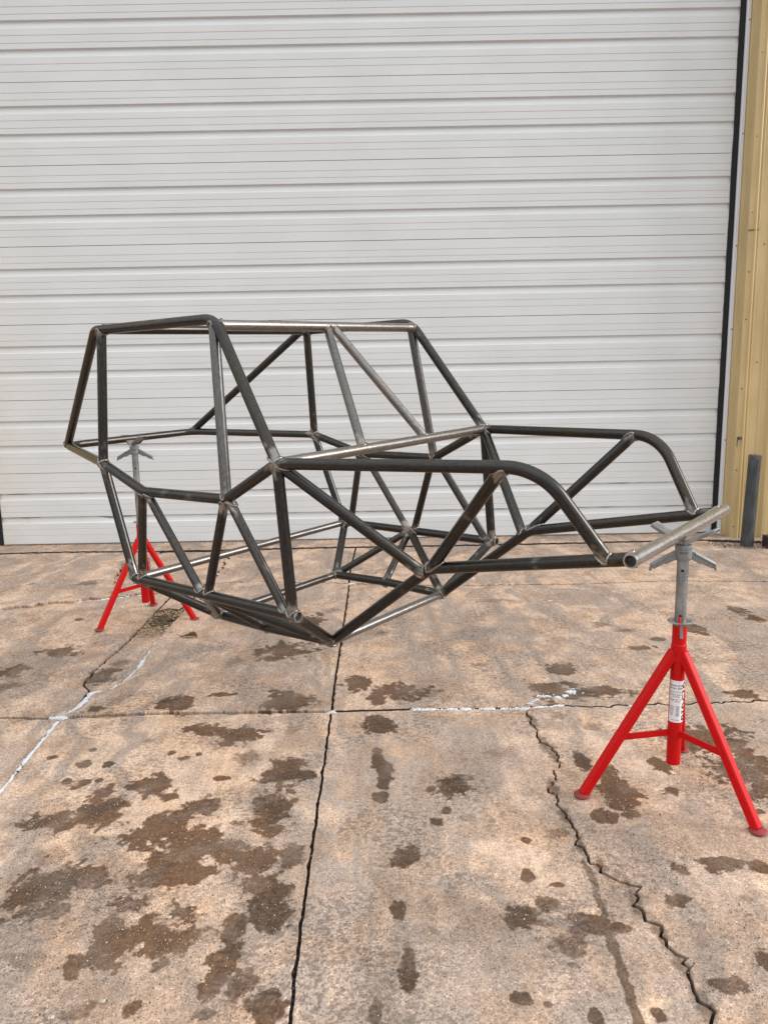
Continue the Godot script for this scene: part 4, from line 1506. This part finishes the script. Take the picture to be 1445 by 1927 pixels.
func _stand(label: String, at: Vector3, feet: Array, saddle_y: float, saddle_axis: Vector3, view: Vector3, handle_turn: float, with_label: bool) -> Node3D:
	var o := thing("pipe_stand", label, "pipe stand", at, "red pipe stands under the chassis")
	# central red tube
	var st := st_new()
	lathe(st, [[0.0205, 0.108], [0.0240, 0.106], [0.0240, 0.612], [0.0235, 0.616], [0.0205, 0.616]], Transform3D(), 40)
	part(o, "stand_tube", st.commit(), M.red_paint)
	st = st_new()
	lathe(st, [[0.0205, 0.19], [0.0, 0.19]], Transform3D(Basis.from_euler(Vector3(PI, 0, 0)), Vector3(0, 0.38, 0)), 20)
	lathe(st, [[0.0206, 0.6], [0.0206, 0.106]], Transform3D(), 24)
	part(o, "bore", st.commit(), M.dark_hole)
	for f in feet:
		var foot: Vector3 = f
		var d := Vector3(foot.x, 0, foot.z).normalized()
		var side := d.cross(Vector3.UP)
		var top := d * 0.016 + Vector3(0, 0.525, 0)
		var bot := Vector3(foot.x, 0.008, foot.z) - d * 0.004
		st = st_new()
		bar(st, top, bot, 0.0315, 0.0315, side, 0.0045)
		var leg := part(o, "leg", st.commit(), M.red_paint)
		st = st_new()
		lathe(st, [[0.0, 0.0], [0.028, 0.0], [0.029, 0.003], [0.025, 0.007], [0.012, 0.011], [0.0, 0.011]], Transform3D(Basis.from_euler(Vector3(0.05, 0, 0.04)), Vector3(foot.x, 0.003, foot.z)), 28)
		part(leg, "foot", st.commit(), M.foot_red)
		# gusset weld at the top and flat brace lower down
		var t := 0.60
		var on_leg := top.lerp(bot, t)
		st = st_new()
		bar(st, d * 0.022 + Vector3(0, 0.222, 0), on_leg - d * 0.010, 0.006, 0.024, side, 0.0015)
		part(o, "brace", st.commit(), M.red_paint)
	st = st_new()
	lathe(st, [[0.0240, 0.487], [0.0262, 0.492], [0.0262, 0.548], [0.0240, 0.553]], Transform3D(), 40)
	part(o, "leg_collar", st.commit(), M.red_paint)
	# sliding pole
	var hub := saddle_y - 0.088
	st = st_new()
	lathe(st, [[0.0192, 0.58], [0.0192, hub + 0.004], [0.0192, hub + 0.006]], Transform3D(), 36)
	var pole := part(o, "pole", st.commit(), M.zinc)
	# stamped rings on the pole, and holes for the pin
	st = st_new()
	for k in 3:
		var yk := hub - 0.055 - 0.012 * k
		lathe(st, [[0.0192, yk], [0.0196, yk + 0.0012], [0.0192, yk + 0.0024]], Transform3D(), 36)
	part(pole, "stamped_ring", st.commit(), M.cast_grey)
	var va := atan2(view.z, view.x)
	var yh := 0.655
	while yh < hub - 0.03:
		st = st_new()
		var h3 := Vector3(cos(va + 0.08), 0, sin(va + 0.08))
		lathe(st, [[0.0052, 0.0], [0.0048, 0.0012], [0.0, 0.0008]], Transform3D(along(Vector3.ZERO, h3).basis.scaled_local(Vector3(1, 1, 1)), h3 * 0.0187 + Vector3(0, yh, 0)), 14)
		part(pole, "pin_hole", st.commit(), M.dark_hole)
		yh += 0.16
	# collar flange with its pin
	st = st_new()
	lathe(st, [[0.0196, 0.617], [0.0215, 0.617], [0.0225, 0.629], [0.039, 0.630], [0.0415, 0.6315], [0.0415, 0.6335], [0.039, 0.635], [0.0196, 0.636]], Transform3D(), 44)
	var col := part(o, "collar", st.commit(), M.zinc)
	var pv := Vector3(cos(va - 0.05), 0, sin(va - 0.05))
	var ps := pv.cross(Vector3.UP)
	st = st_new()
	bar(st, pv * 0.030 + Vector3(0, 0.631, 0), pv * 0.030 + Vector3(0, 0.578, 0) - ps * 0.003, 0.011, 0.005, ps, 0.0012)
	part(col, "pin_lever", st.commit(), M.zinc)
	st = st_new()
	sweep(st, PackedVector3Array([pv * 0.024 + Vector3(0, 0.652, 0) + ps * 0.004, pv * 0.030 + Vector3(0, 0.646, 0) + ps * 0.006, pv * 0.034 + Vector3(0, 0.628, 0) + ps * 0.007, pv * 0.031 + Vector3(0, 0.598, 0) + ps * 0.008, pv * 0.027 + Vector3(0, 0.585, 0) + ps * 0.008]), PackedFloat32Array([0.0045, 0.0045, 0.0042, 0.0038, 0.003]), 10)
	part(col, "red_tab", st.commit(), M.red_paint)
	# cast nut with two drooping handles
	st = st_new()
	lathe(st, [[0.0195, hub - 0.004], [0.025, hub - 0.002], [0.0275, hub + 0.008], [0.0275, hub + 0.036], [0.0285, hub + 0.040], [0.0285, hub + 0.048], [0.026, hub + 0.051], [0.0, hub + 0.052]], Transform3D(), 40)
	var nut := part(o, "handle_nut", st.commit(), M.cast_grey)
	for s: float in [-1.0, 1.0]:
		var hd := Vector3(cos(handle_turn), 0, sin(handle_turn)) * s
		var hs := hd.cross(Vector3.UP)
		st = st_new()
		var a := hd * 0.018 + Vector3(0, hub + 0.024, 0)
		var b := hd * 0.105 + Vector3(0, hub - 0.024, 0)
		bar(st, a, b, 0.011, 0.024, hs, 0.003)
		bar(st, a + Vector3(0, -0.004, 0), a.lerp(b, 0.55) + Vector3(0, -0.002, 0), 0.012, 0.030, hs, 0.003)
		bar(st, a.lerp(b, 0.2) + Vector3(0, 0.006, 0), b + Vector3(0, 0.004, 0) + hd * 0.004, 0.021, 0.007, hs, 0.002)
		bar(st, b + Vector3(0, 0.006, 0), b + Vector3(0, -0.016, 0) + hd * 0.006, 0.014, 0.008, hs, 0.003)
		part(nut, "handle", st.commit(), M.cast_grey)
	var sl := st_new()
	wrap_text(sl, "RIDGID", 0.0085, 0.0278, va, hub + 0.026)
	part(nut, "lettering", sl.commit(), M.plug)
	# V saddle: two plates folded along the tube's axis
	var ax := saddle_axis.normalized()
	var across := ax.cross(Vector3.UP).normalized()
	st = st_new()
	lathe(st, [[0.012, hub + 0.05], [0.012, hub + 0.064], [0.0, hub + 0.064]], Transform3D(), 20)
	part(o, "saddle_pin", st.commit(), M.zinc)
	for s: float in [-1.0, 1.0]:
		st = st_new()
		var p0 := across * s * -0.002 + Vector3(0, hub + 0.058, 0)
		var p1 := across * s * 0.105 + Vector3(0, hub + 0.115, 0)
		bar(st, p0, p1, 0.052, 0.005, ax, 0.001)
		# turned lips along both edges of the plate
		for e: float in [-1.0, 1.0]:
			bar(st, p0.lerp(p1, 0.12) + ax * e * 0.026 - Vector3(0, 0.003, 0), p1 + ax * e * 0.026 - Vector3(0, 0.003, 0), 0.004, 0.012, ax, 0.001)
		part(o, "saddle_plate", st.commit(), M.zinc)
	if with_label:
		# printed sticker round the lower tube
		var sv := st_new()
		var n := 24
		var y0 := 0.268
		var y1 := 0.422
		for i in n:
			var a0 := va + 1.15 - 2.5 * i / n
			var a1 := va + 1.15 - 2.5 * (i + 1) / n
			var R := 0.0243
			var p := [Vector3(R * cos(a0), y0, R * sin(a0)), Vector3(R * cos(a0), y1, R * sin(a0)), Vector3(R * cos(a1), y1, R * sin(a1)), Vector3(R * cos(a1), y0, R * sin(a1))]
			for e in [0, 1, 2, 0, 2, 3]:
				sv.set_normal(Vector3(p[e].x, 0, p[e].z).normalized())
				sv.add_vertex(p[e])
		var sticker := part(o, "sticker", sv.commit(), M.paper)
		var pr := st_new()
		var R2 := 0.0245
		var left := va + 0.12
		var lines := [["Model VJ-99", 0.0085, 0.404], ["Cat No. 56662", 0.0080, 0.394], ["Max Pipe: 12\" (30 cm)", 0.0058, 0.381], ["Capacity: 2500 lbs", 0.0058, 0.371], ["(1136 kg)", 0.0058, 0.364], ["Height: 28\" - 52\"", 0.0058, 0.353], ["71 - 132 cm", 0.0058, 0.346]]
		for l in lines:
			wrap_text(pr, l[0], l[1], R2, left, l[2])
		for k in 5:
			wrap_text(pr, ["DO NOT", "EXCEED", "RATED", "LOAD", "LIMIT"][k], 0.0058, R2, va + 0.72, 0.326 - 0.0075 * k)
		wrap_text(pr, "Made in USA", 0.0045, R2, left, 0.277)
		wrap_text(pr, "RIDGID", 0.042, R2, va - 1.45, 0.345, false, true, 1.0)
		part(sticker, "printing", pr.commit(), M.ink)
		var bc := st_new()
		var br := RandomNumberGenerator.new()
		br.seed = 4
		var yy := 0.292
		while yy < 0.330:
			var t2 := br.randf_range(0.0006, 0.0018)
			for i in 4:
				var b0 := va + 0.08 - 0.13 * i
				var b1 := va + 0.08 - 0.13 * (i + 1)
				var c := [Vector3(R2 * cos(b0), yy, R2 * sin(b0)), Vector3(R2 * cos(b0), yy + t2, R2 * sin(b0)), Vector3(R2 * cos(b1), yy + t2, R2 * sin(b1)), Vector3(R2 * cos(b1), yy, R2 * sin(b1))]
				for e in [0, 1, 2, 0, 2, 3]:
					bc.set_normal(Vector3(c[e].x, 0, c[e].z).normalized())
					bc.add_vertex(c[e])
			yy += t2 + br.randf_range(0.0006, 0.0016)
		part(sticker, "bar_code", bc.commit(), M.grey_ink)
	return o


func _build_stands() -> void:
	var front := Vector3(1.017, 0, -2.474)
	_stand("red pipe stand with white printed sticker under the front bumper tube", front, [Vector3(0.687, 0, -2.445) - front, Vector3(1.197, 0, -2.211) - front, Vector3(1.167, 0, -2.765) - front], 0.940, Vector3(0.653, 0.037, -0.756), Vector3(-0.32, 0, 1), 0.05, true)
	var rear := Vector3(-1.545, 0, -4.64)
	var b := _stand("red pipe stand with raised pole under the rear of the chassis by the door", rear, [Vector3(-1.764, 0, -4.404) - rear, Vector3(-1.222, 0, -4.583) - rear, Vector3(-1.593, 0, -4.935) - rear], 1.150, Vector3(0.653, 0.037, -0.756), Vector3(0.3, 0, 1), 0.0, false)
	# a short pin chain hanging by the tube
	var st := st_new()
	for i in 9:
		var ring := PackedVector3Array()
		var rad := PackedFloat32Array()
		var c := Vector3(0.045 + 0.004 * sin(i * 0.7), 0.39 - i * 0.017, 0.02)
		for k in 12:
			var an := TAU * k / 12
			ring.append(c + (Vector3(0.005 * cos(an), 0.011 * sin(an), 0) if i % 2 == 0 else Vector3(0, 0.011 * sin(an), 0.005 * cos(an))))
			rad.append(0.0018)
		sweep(st, ring, rad, 6, true)
	part(b, "pin_chain", st.commit(), M.zinc)


# ------------------------------------------------------------------ snow, straw, small litter
func _snow(called: String, label: String, line: PackedVector2Array, widths: Array, y: float, cell := 0.005, ragged := 0.012) -> void:
	# packed snow along a joint: a height field over a fine grid, cut by noise
	var lo := Vector2(1e9, 1e9)
	var hi := -lo
	for p in line:
		lo = lo.min(p)
		hi = hi.max(p)
	lo -= Vector2(0.08, 0.08)
	hi += Vector2(0.08, 0.08)
	var nx := int((hi.x - lo.x) / cell) + 1
	var nz := int((hi.y - lo.y) / cell) + 1
	var H := PackedFloat32Array()
	H.resize((nx + 1) * (nz + 1))
	for j in nz + 1:
		for i in nx + 1:
			var p := lo + Vector2(i, j) * cell
			var best := -1.0
			for k in line.size() - 1:
				var c := Geometry2D.get_closest_point_to_segment(p, line[k], line[k + 1])
				var t := c.distance_to(line[k]) / maxf(line[k].distance_to(line[k + 1]), 1e-6)
				var w := lerpf(widths[k], widths[k + 1], t)
				best = maxf(best, w - p.distance_to(c))
			H[j * (nx + 1) + i] = best + ragged * (edge_noise.get_noise_2d(p.x * 16.0, p.y * 16.0) + 0.5 * edge_noise.get_noise_2d(p.x * 60.0, p.y * 60.0))
	var st := st_new()
	for j in nz:
		for i in nx:
			var ids := [j * (nx + 1) + i, j * (nx + 1) + i + 1, (j + 1) * (nx + 1) + i + 1, (j + 1) * (nx + 1) + i]
			var any := false
			for k in ids:
				if H[k] > 0.0:
					any = true
			if not any:
				continue
			var q := []
			for k in 4:
				var ii: int = i + (1 if k in [1, 2] else 0)
				var jj: int = j + (1 if k in [2, 3] else 0)
				var p := lo + Vector2(ii, jj) * cell
				var h := H[ids[k]]
				var up := y + minf(sqrt(maxf(h, 0.0) * 0.002), 0.005) + 0.0012 * grain.get_noise_2d(p.x * 90.0, p.y * 90.0)
				if h <= 0.0:
					up = y - 0.006
				q.append(Vector3(p.x, up, p.y))
			quad(st, q[0], q[1], q[2], q[3])
	st.index()
	st.generate_normals()
	var o := part(self, called, st.commit(), M.snow)
	tag(o, label, "snow", "stuff")


func _build_litter() -> void:
	_snow("snow", "snow packed in the slanting joint at the left edge of the yard", P2([-1.40, -1.9, -1.444, -2.554, -1.462, -2.848, -1.478, -3.14]), [0.005, 0.006, 0.005, 0.009], -0.006, 0.004, 0.011)
	_snow("snow", "white snow in the crossing of joints and the broken strip beside the long puddle", P2([-1.53, -3.178, -1.468, -3.178, -1.442, -3.29, -1.445, -3.45, -1.365, -3.485, -1.335, -3.58, -1.313, -3.75, -1.335, -4.05, -1.345, -4.25]), [0.000, 0.019, 0.017, 0.010, 0.005, 0.006, 0.012, 0.009, 0.000], -0.004, 0.004, 0.015)
	_snow("snow", "thin snow line along the joint behind the middle slab", P2([0.11, -3.197, 0.35, -3.19, 0.63, -3.186, 0.80, -3.205]), [0.006, 0.0055, 0.005, 0.009], -0.004, 0.003, 0.010)
	_snow("snow", "scattered snow crust over the wet patch left of the front stand", P2([0.66, -3.225, 0.72, -3.33, 0.80, -3.27, 0.88, -3.36, 0.92, -3.34]), [0.006, 0.003, 0.006, 0.006, -0.006], -0.0015, 0.003, 0.045)
	_snow("snow", "small clump of snow in the joint behind the front stand", P2([1.10, -3.185, 1.16, -3.14]), [0.006, 0.004], 0.0, 0.004, 0.008)
	_snow("snow", "tiny patch of snow where the centre joint crosses the front joint", P2([-0.27, -3.180, -0.250, -3.186, -0.235, -3.176]), [0.003, 0.008, 0.004], -0.003, 0.004, 0.006)
	_snow("snow", "tiny patch of snow where the centre joint meets the far joint", P2([-0.265, -5.39, -0.22, -5.40]), [0.010, 0.006], 0.0, 0.004, 0.010)
	_snow("snow", "broken line of snow in the cracked joint left of the rear stand", P2([-2.25, -5.05, -2.0, -5.12, -1.75, -5.22]), [0.002, 0.006, 0.002], -0.010, 0.006, 0.014)
	# dark soil and rotted grass heaped in the strip
	var sm := st_new()
	for j in 40:
		for i in 12:
			var q := []
			for e in [[i, j], [i + 1, j], [i + 1, j + 1], [i, j + 1]]:
				var px: float = -1.535 + 0.19 * e[0] / 12.0
				var pz: float = -4.86 + 0.62 * e[1] / 40.0
				var d := (1.0 - pow(absf(px + 1.44) / 0.11, 2.0)) * clampf(1.15 - absf(pz + 4.62) / 0.26, 0.0, 1.0)
				q.append(Vector3(px, -0.034 + 0.026 * d + 0.012 * edge_noise.get_noise_2d(px * 14.0, pz * 14.0), pz))
			quad(sm, q[0], q[3], q[2], q[1])
	sm.index()
	sm.generate_normals()
	tag(part(self, "soil_heap", sm.commit(), M.soil), "dark soil heaped in the broken strip under the dry grass", "soil", "stuff")
	# dry grass in the strip
	var st := st_new()
	for i in 240:
		var at := Vector3(rng.randf_range(-1.53, -1.35), -0.008, rng.randf_range(-4.84, -4.28))
		if edge_noise.get_noise_2d(at.x * 7.0, at.z * 7.0) < -0.12:
			continue
		var an := rng.randf_range(-0.9, 0.9) + (PI if rng.randf() < 0.5 else 0.0)
		var d := Vector3(cos(an), 0, sin(an))
		var l := rng.randf_range(0.04, 0.13)
		var lift := rng.randf_range(0.0, 0.035)
		var w := Vector3(-d.z, 0, d.x) * rng.randf_range(0.0008, 0.0018)
		var p0 := at
		var p1 := at + d * l * 0.5 + Vector3.UP * (lift + 0.004)
		var p2 := at + d * l + Vector3.UP * (lift * rng.randf_range(0.0, 0.8) + 0.004)
		quad(st, p0 - w, p0 + w, p1 + w, p1 - w)
		quad(st, p1 - w, p1 + w, p2 + w * 0.3, p2 - w * 0.3)
	tag(part(self, "dry_grass", st.commit(), M.straw), "dry straw-coloured grass lying in the broken strip by the rear stand", "grass", "stuff")
	# soil clods in the strip, joints and wet patches, and grit over the yard
	var peb := SphereMesh.new()
	peb.radius = 0.5
	peb.height = 0.8
	peb.radial_segments = 7
	peb.rings = 4
	peb.material = M.stone
	var mm := MultiMesh.new()
	mm.transform_format = MultiMesh.TRANSFORM_3D
	mm.use_colors = true
	mm.mesh = peb
	var where := []
	for i in 420:
		where.append([Vector3(rng.randf_range(-1.53, -1.35), -0.019, rng.randf_range(-4.85, -4.35)), rng.randf_range(0.003, 0.012), Color(0.06, 0.042, 0.03) * rng.randf_range(0.5, 1.6)])
	for i in 1500:
		var z := rng.randf_range(-6.4, -1.3)
		where.append([Vector3(rng.randf_range(-3.4, 3.2) * (0.35 - z * 0.12), 0.001, z), rng.randf_range(0.0015, 0.0042), Color(0.34, 0.27, 0.21) * rng.randf_range(0.35, 1.5)])
	for s in stains:
		if s[1] > -3.1 and s[2] > 0.05:
			for k in int(s[2] * s[3] * 5000.0):
				var rr := sqrt(rng.randf()) * 0.8
				var an := rng.randf() * TAU
				where.append([Vector3(s[0] + s[2] * rr * cos(an), 0.001, s[1] + s[3] * rr * sin(an)), rng.randf_range(0.0015, 0.0055), [Color(0.30, 0.20, 0.13), Color(0.16, 0.12, 0.09), Color(0.42, 0.33, 0.24), Color(0.09, 0.09, 0.10)][rng.randi() % 4] * rng.randf_range(0.6, 1.3)])
	for i in 700:
		where.append([Vector3(-0.25 + rng.randf_range(-0.007, 0.007), -0.026 + rng.randf_range(0.0, 0.008), rng.randf_range(-6.5, -1.3)), rng.randf_range(0.004, 0.011), Color(0.06, 0.042, 0.032) * rng.randf_range(0.5, 1.8)])
	for i in 500:
		where.append([Vector3(rng.randf_range(-3.6, 3.15), 0.017, -6.935 + 0.05 * pow(rng.randf(), 2.5)), rng.randf_range(0.003, 0.009), Color(0.12, 0.085, 0.06) * rng.randf_range(0.4, 1.5)])
	for i in 260:
		where.append([Vector3(rng.randf_range(2.9, 3.4), 0.006, rng.randf_range(-6.72, -6.3)), rng.randf_range(0.003, 0.014), Color(0.13, 0.09, 0.065) * rng.randf_range(0.4, 1.5)])
	mm.instance_count = where.size()
	for i in where.size():
		var sz: float = where[i][1]
		var b := Basis.from_euler(Vector3(rng.randf() * 3.0, rng.randf() * 6.0, rng.randf() * 3.0)).scaled_local(Vector3(sz, sz * rng.randf_range(0.5, 0.9), sz * rng.randf_range(0.7, 1.4)))
		mm.set_instance_transform(i, Transform3D(b, where[i][0] + Vector3.UP * sz * 0.2))
		mm.set_instance_color(i, where[i][2])
	var mi := MultiMeshInstance3D.new()
	mi.name = "gravel"
	mi.multimesh = mm
	add_child(mi, true)
	tag(mi, "loose grit and small stones scattered over the wet concrete", "gravel", "stuff")
	# pale pebbles that can be told apart
	var spots := [[-0.805, -1.53, 0.0062, "palest pebble in the wet spot at the bottom left of the yard"], [-0.70, -1.575, 0.0055, "cream pebble on the small wet patch right of the palest pebble"], [-0.62, -1.86, 0.0055, "small tan pebble on the largest wet patch near the camera"]]
	for e in spots:
		var ps := st_new()
		_pebble(ps, e[2], int(e[2] * 1e4))
		var o := part(self, "pebble", ps.commit(), M.pale_stone, Vector3(e[0], e[2] * 0.45, e[1]))
		tag(o, e[3], "pebble", "", "pebbles on the wet concrete")
	# curled brown leaf
	var lf := thing("dead_leaf", "curled dead brown leaf lying right of the broken strip", "leaf", Vector3(-1.165, 0.005, -4.225))
	lf.rotation.y = -0.25
	lf.scale = Vector3(0.85, 0.85, 0.7)
	st = st_new()
	var n := 10
	for i in n:
		for j in 4:
			var q := []
			for e in [[i, j], [i, j + 1], [i + 1, j + 1], [i + 1, j]]:
				var t: float = float(e[0]) / n
				var u: float = e[1] / 4.0 * 2.0 - 1.0
				var wd := 0.028 * sin(PI * pow(t, 1.6)) + 0.002
				var roll := u * (0.6 + 1.1 * t)
				q.append(Vector3(-0.07 + 0.13 * t, 0.012 * sin(t * 2.6) + wd * (1.0 - cos(roll)) + 0.004 * grain.get_noise_2d(t * 9.0, u * 4.0), wd * sin(roll) + 0.006 * sin(t * 5.0)))
			quad(st, q[0], q[1], q[2], q[3])
	part(lf, "blade", st.commit(), M.leaf)
	st = st_new()
	sweep(st, PackedVector3Array([Vector3(0.055, 0.014, 0), Vector3(-0.02, 0.013, 0.004), Vector3(-0.07, 0.008, 0.002), Vector3(-0.105, 0.014, -0.006)]), PackedFloat32Array([0.001, 0.0016, 0.002, 0.0022]), 6)
	part(lf, "stalk", st.commit(), M.leaf)
	# cigarette end
	var cg := thing("cigarette_end", "discarded cigarette end with orange tip on the concrete behind the frame rail", "cigarette end", Vector3(1.114, 0.004, -4.836))
	cg.rotation.y = 0.2
	st = st_new()
	lathe(st, [[0.0, 0.0], [0.004, 0.0], [0.004, 0.030], [0.0, 0.030]], Transform3D(Basis.from_euler(Vector3(0, 0, PI / 2)), Vector3(0.004, 0, 0)), 12)
	part(cg, "paper_roll", st.commit(), M.butt_paper)
	st = st_new()
	lathe(st, [[0.0, 0.0], [0.0042, 0.0], [0.0042, 0.022], [0.0, 0.022]], Transform3D(Basis.from_euler(Vector3(0, 0, -PI / 2)), Vector3(0.004, 0, 0)), 12)
	part(cg, "filter_tip", st.commit(), M.butt_tip)


func _pebble(st: SurfaceTool, r: float, seed_value: int) -> void:
	var n := 10
	for j in 7:
		for i in n:
			var q := []
			for e in [[i, j], [i + 1, j], [i + 1, j + 1], [i, j + 1]]:
				var a: float = TAU * (e[0] % n) / n
				var b: float = PI * e[1] / 7.0
				var d := Vector3(sin(b) * cos(a), cos(b), sin(b) * sin(a))
				q.append(d * Vector3(1.3, 0.6, 0.9) * r * (1.0 + 0.3 * grain.get_noise_3d(d.x * 1.5 + seed_value, d.y * 1.5, d.z * 1.5)))
			quad(st, q[0], q[1], q[2], q[3])
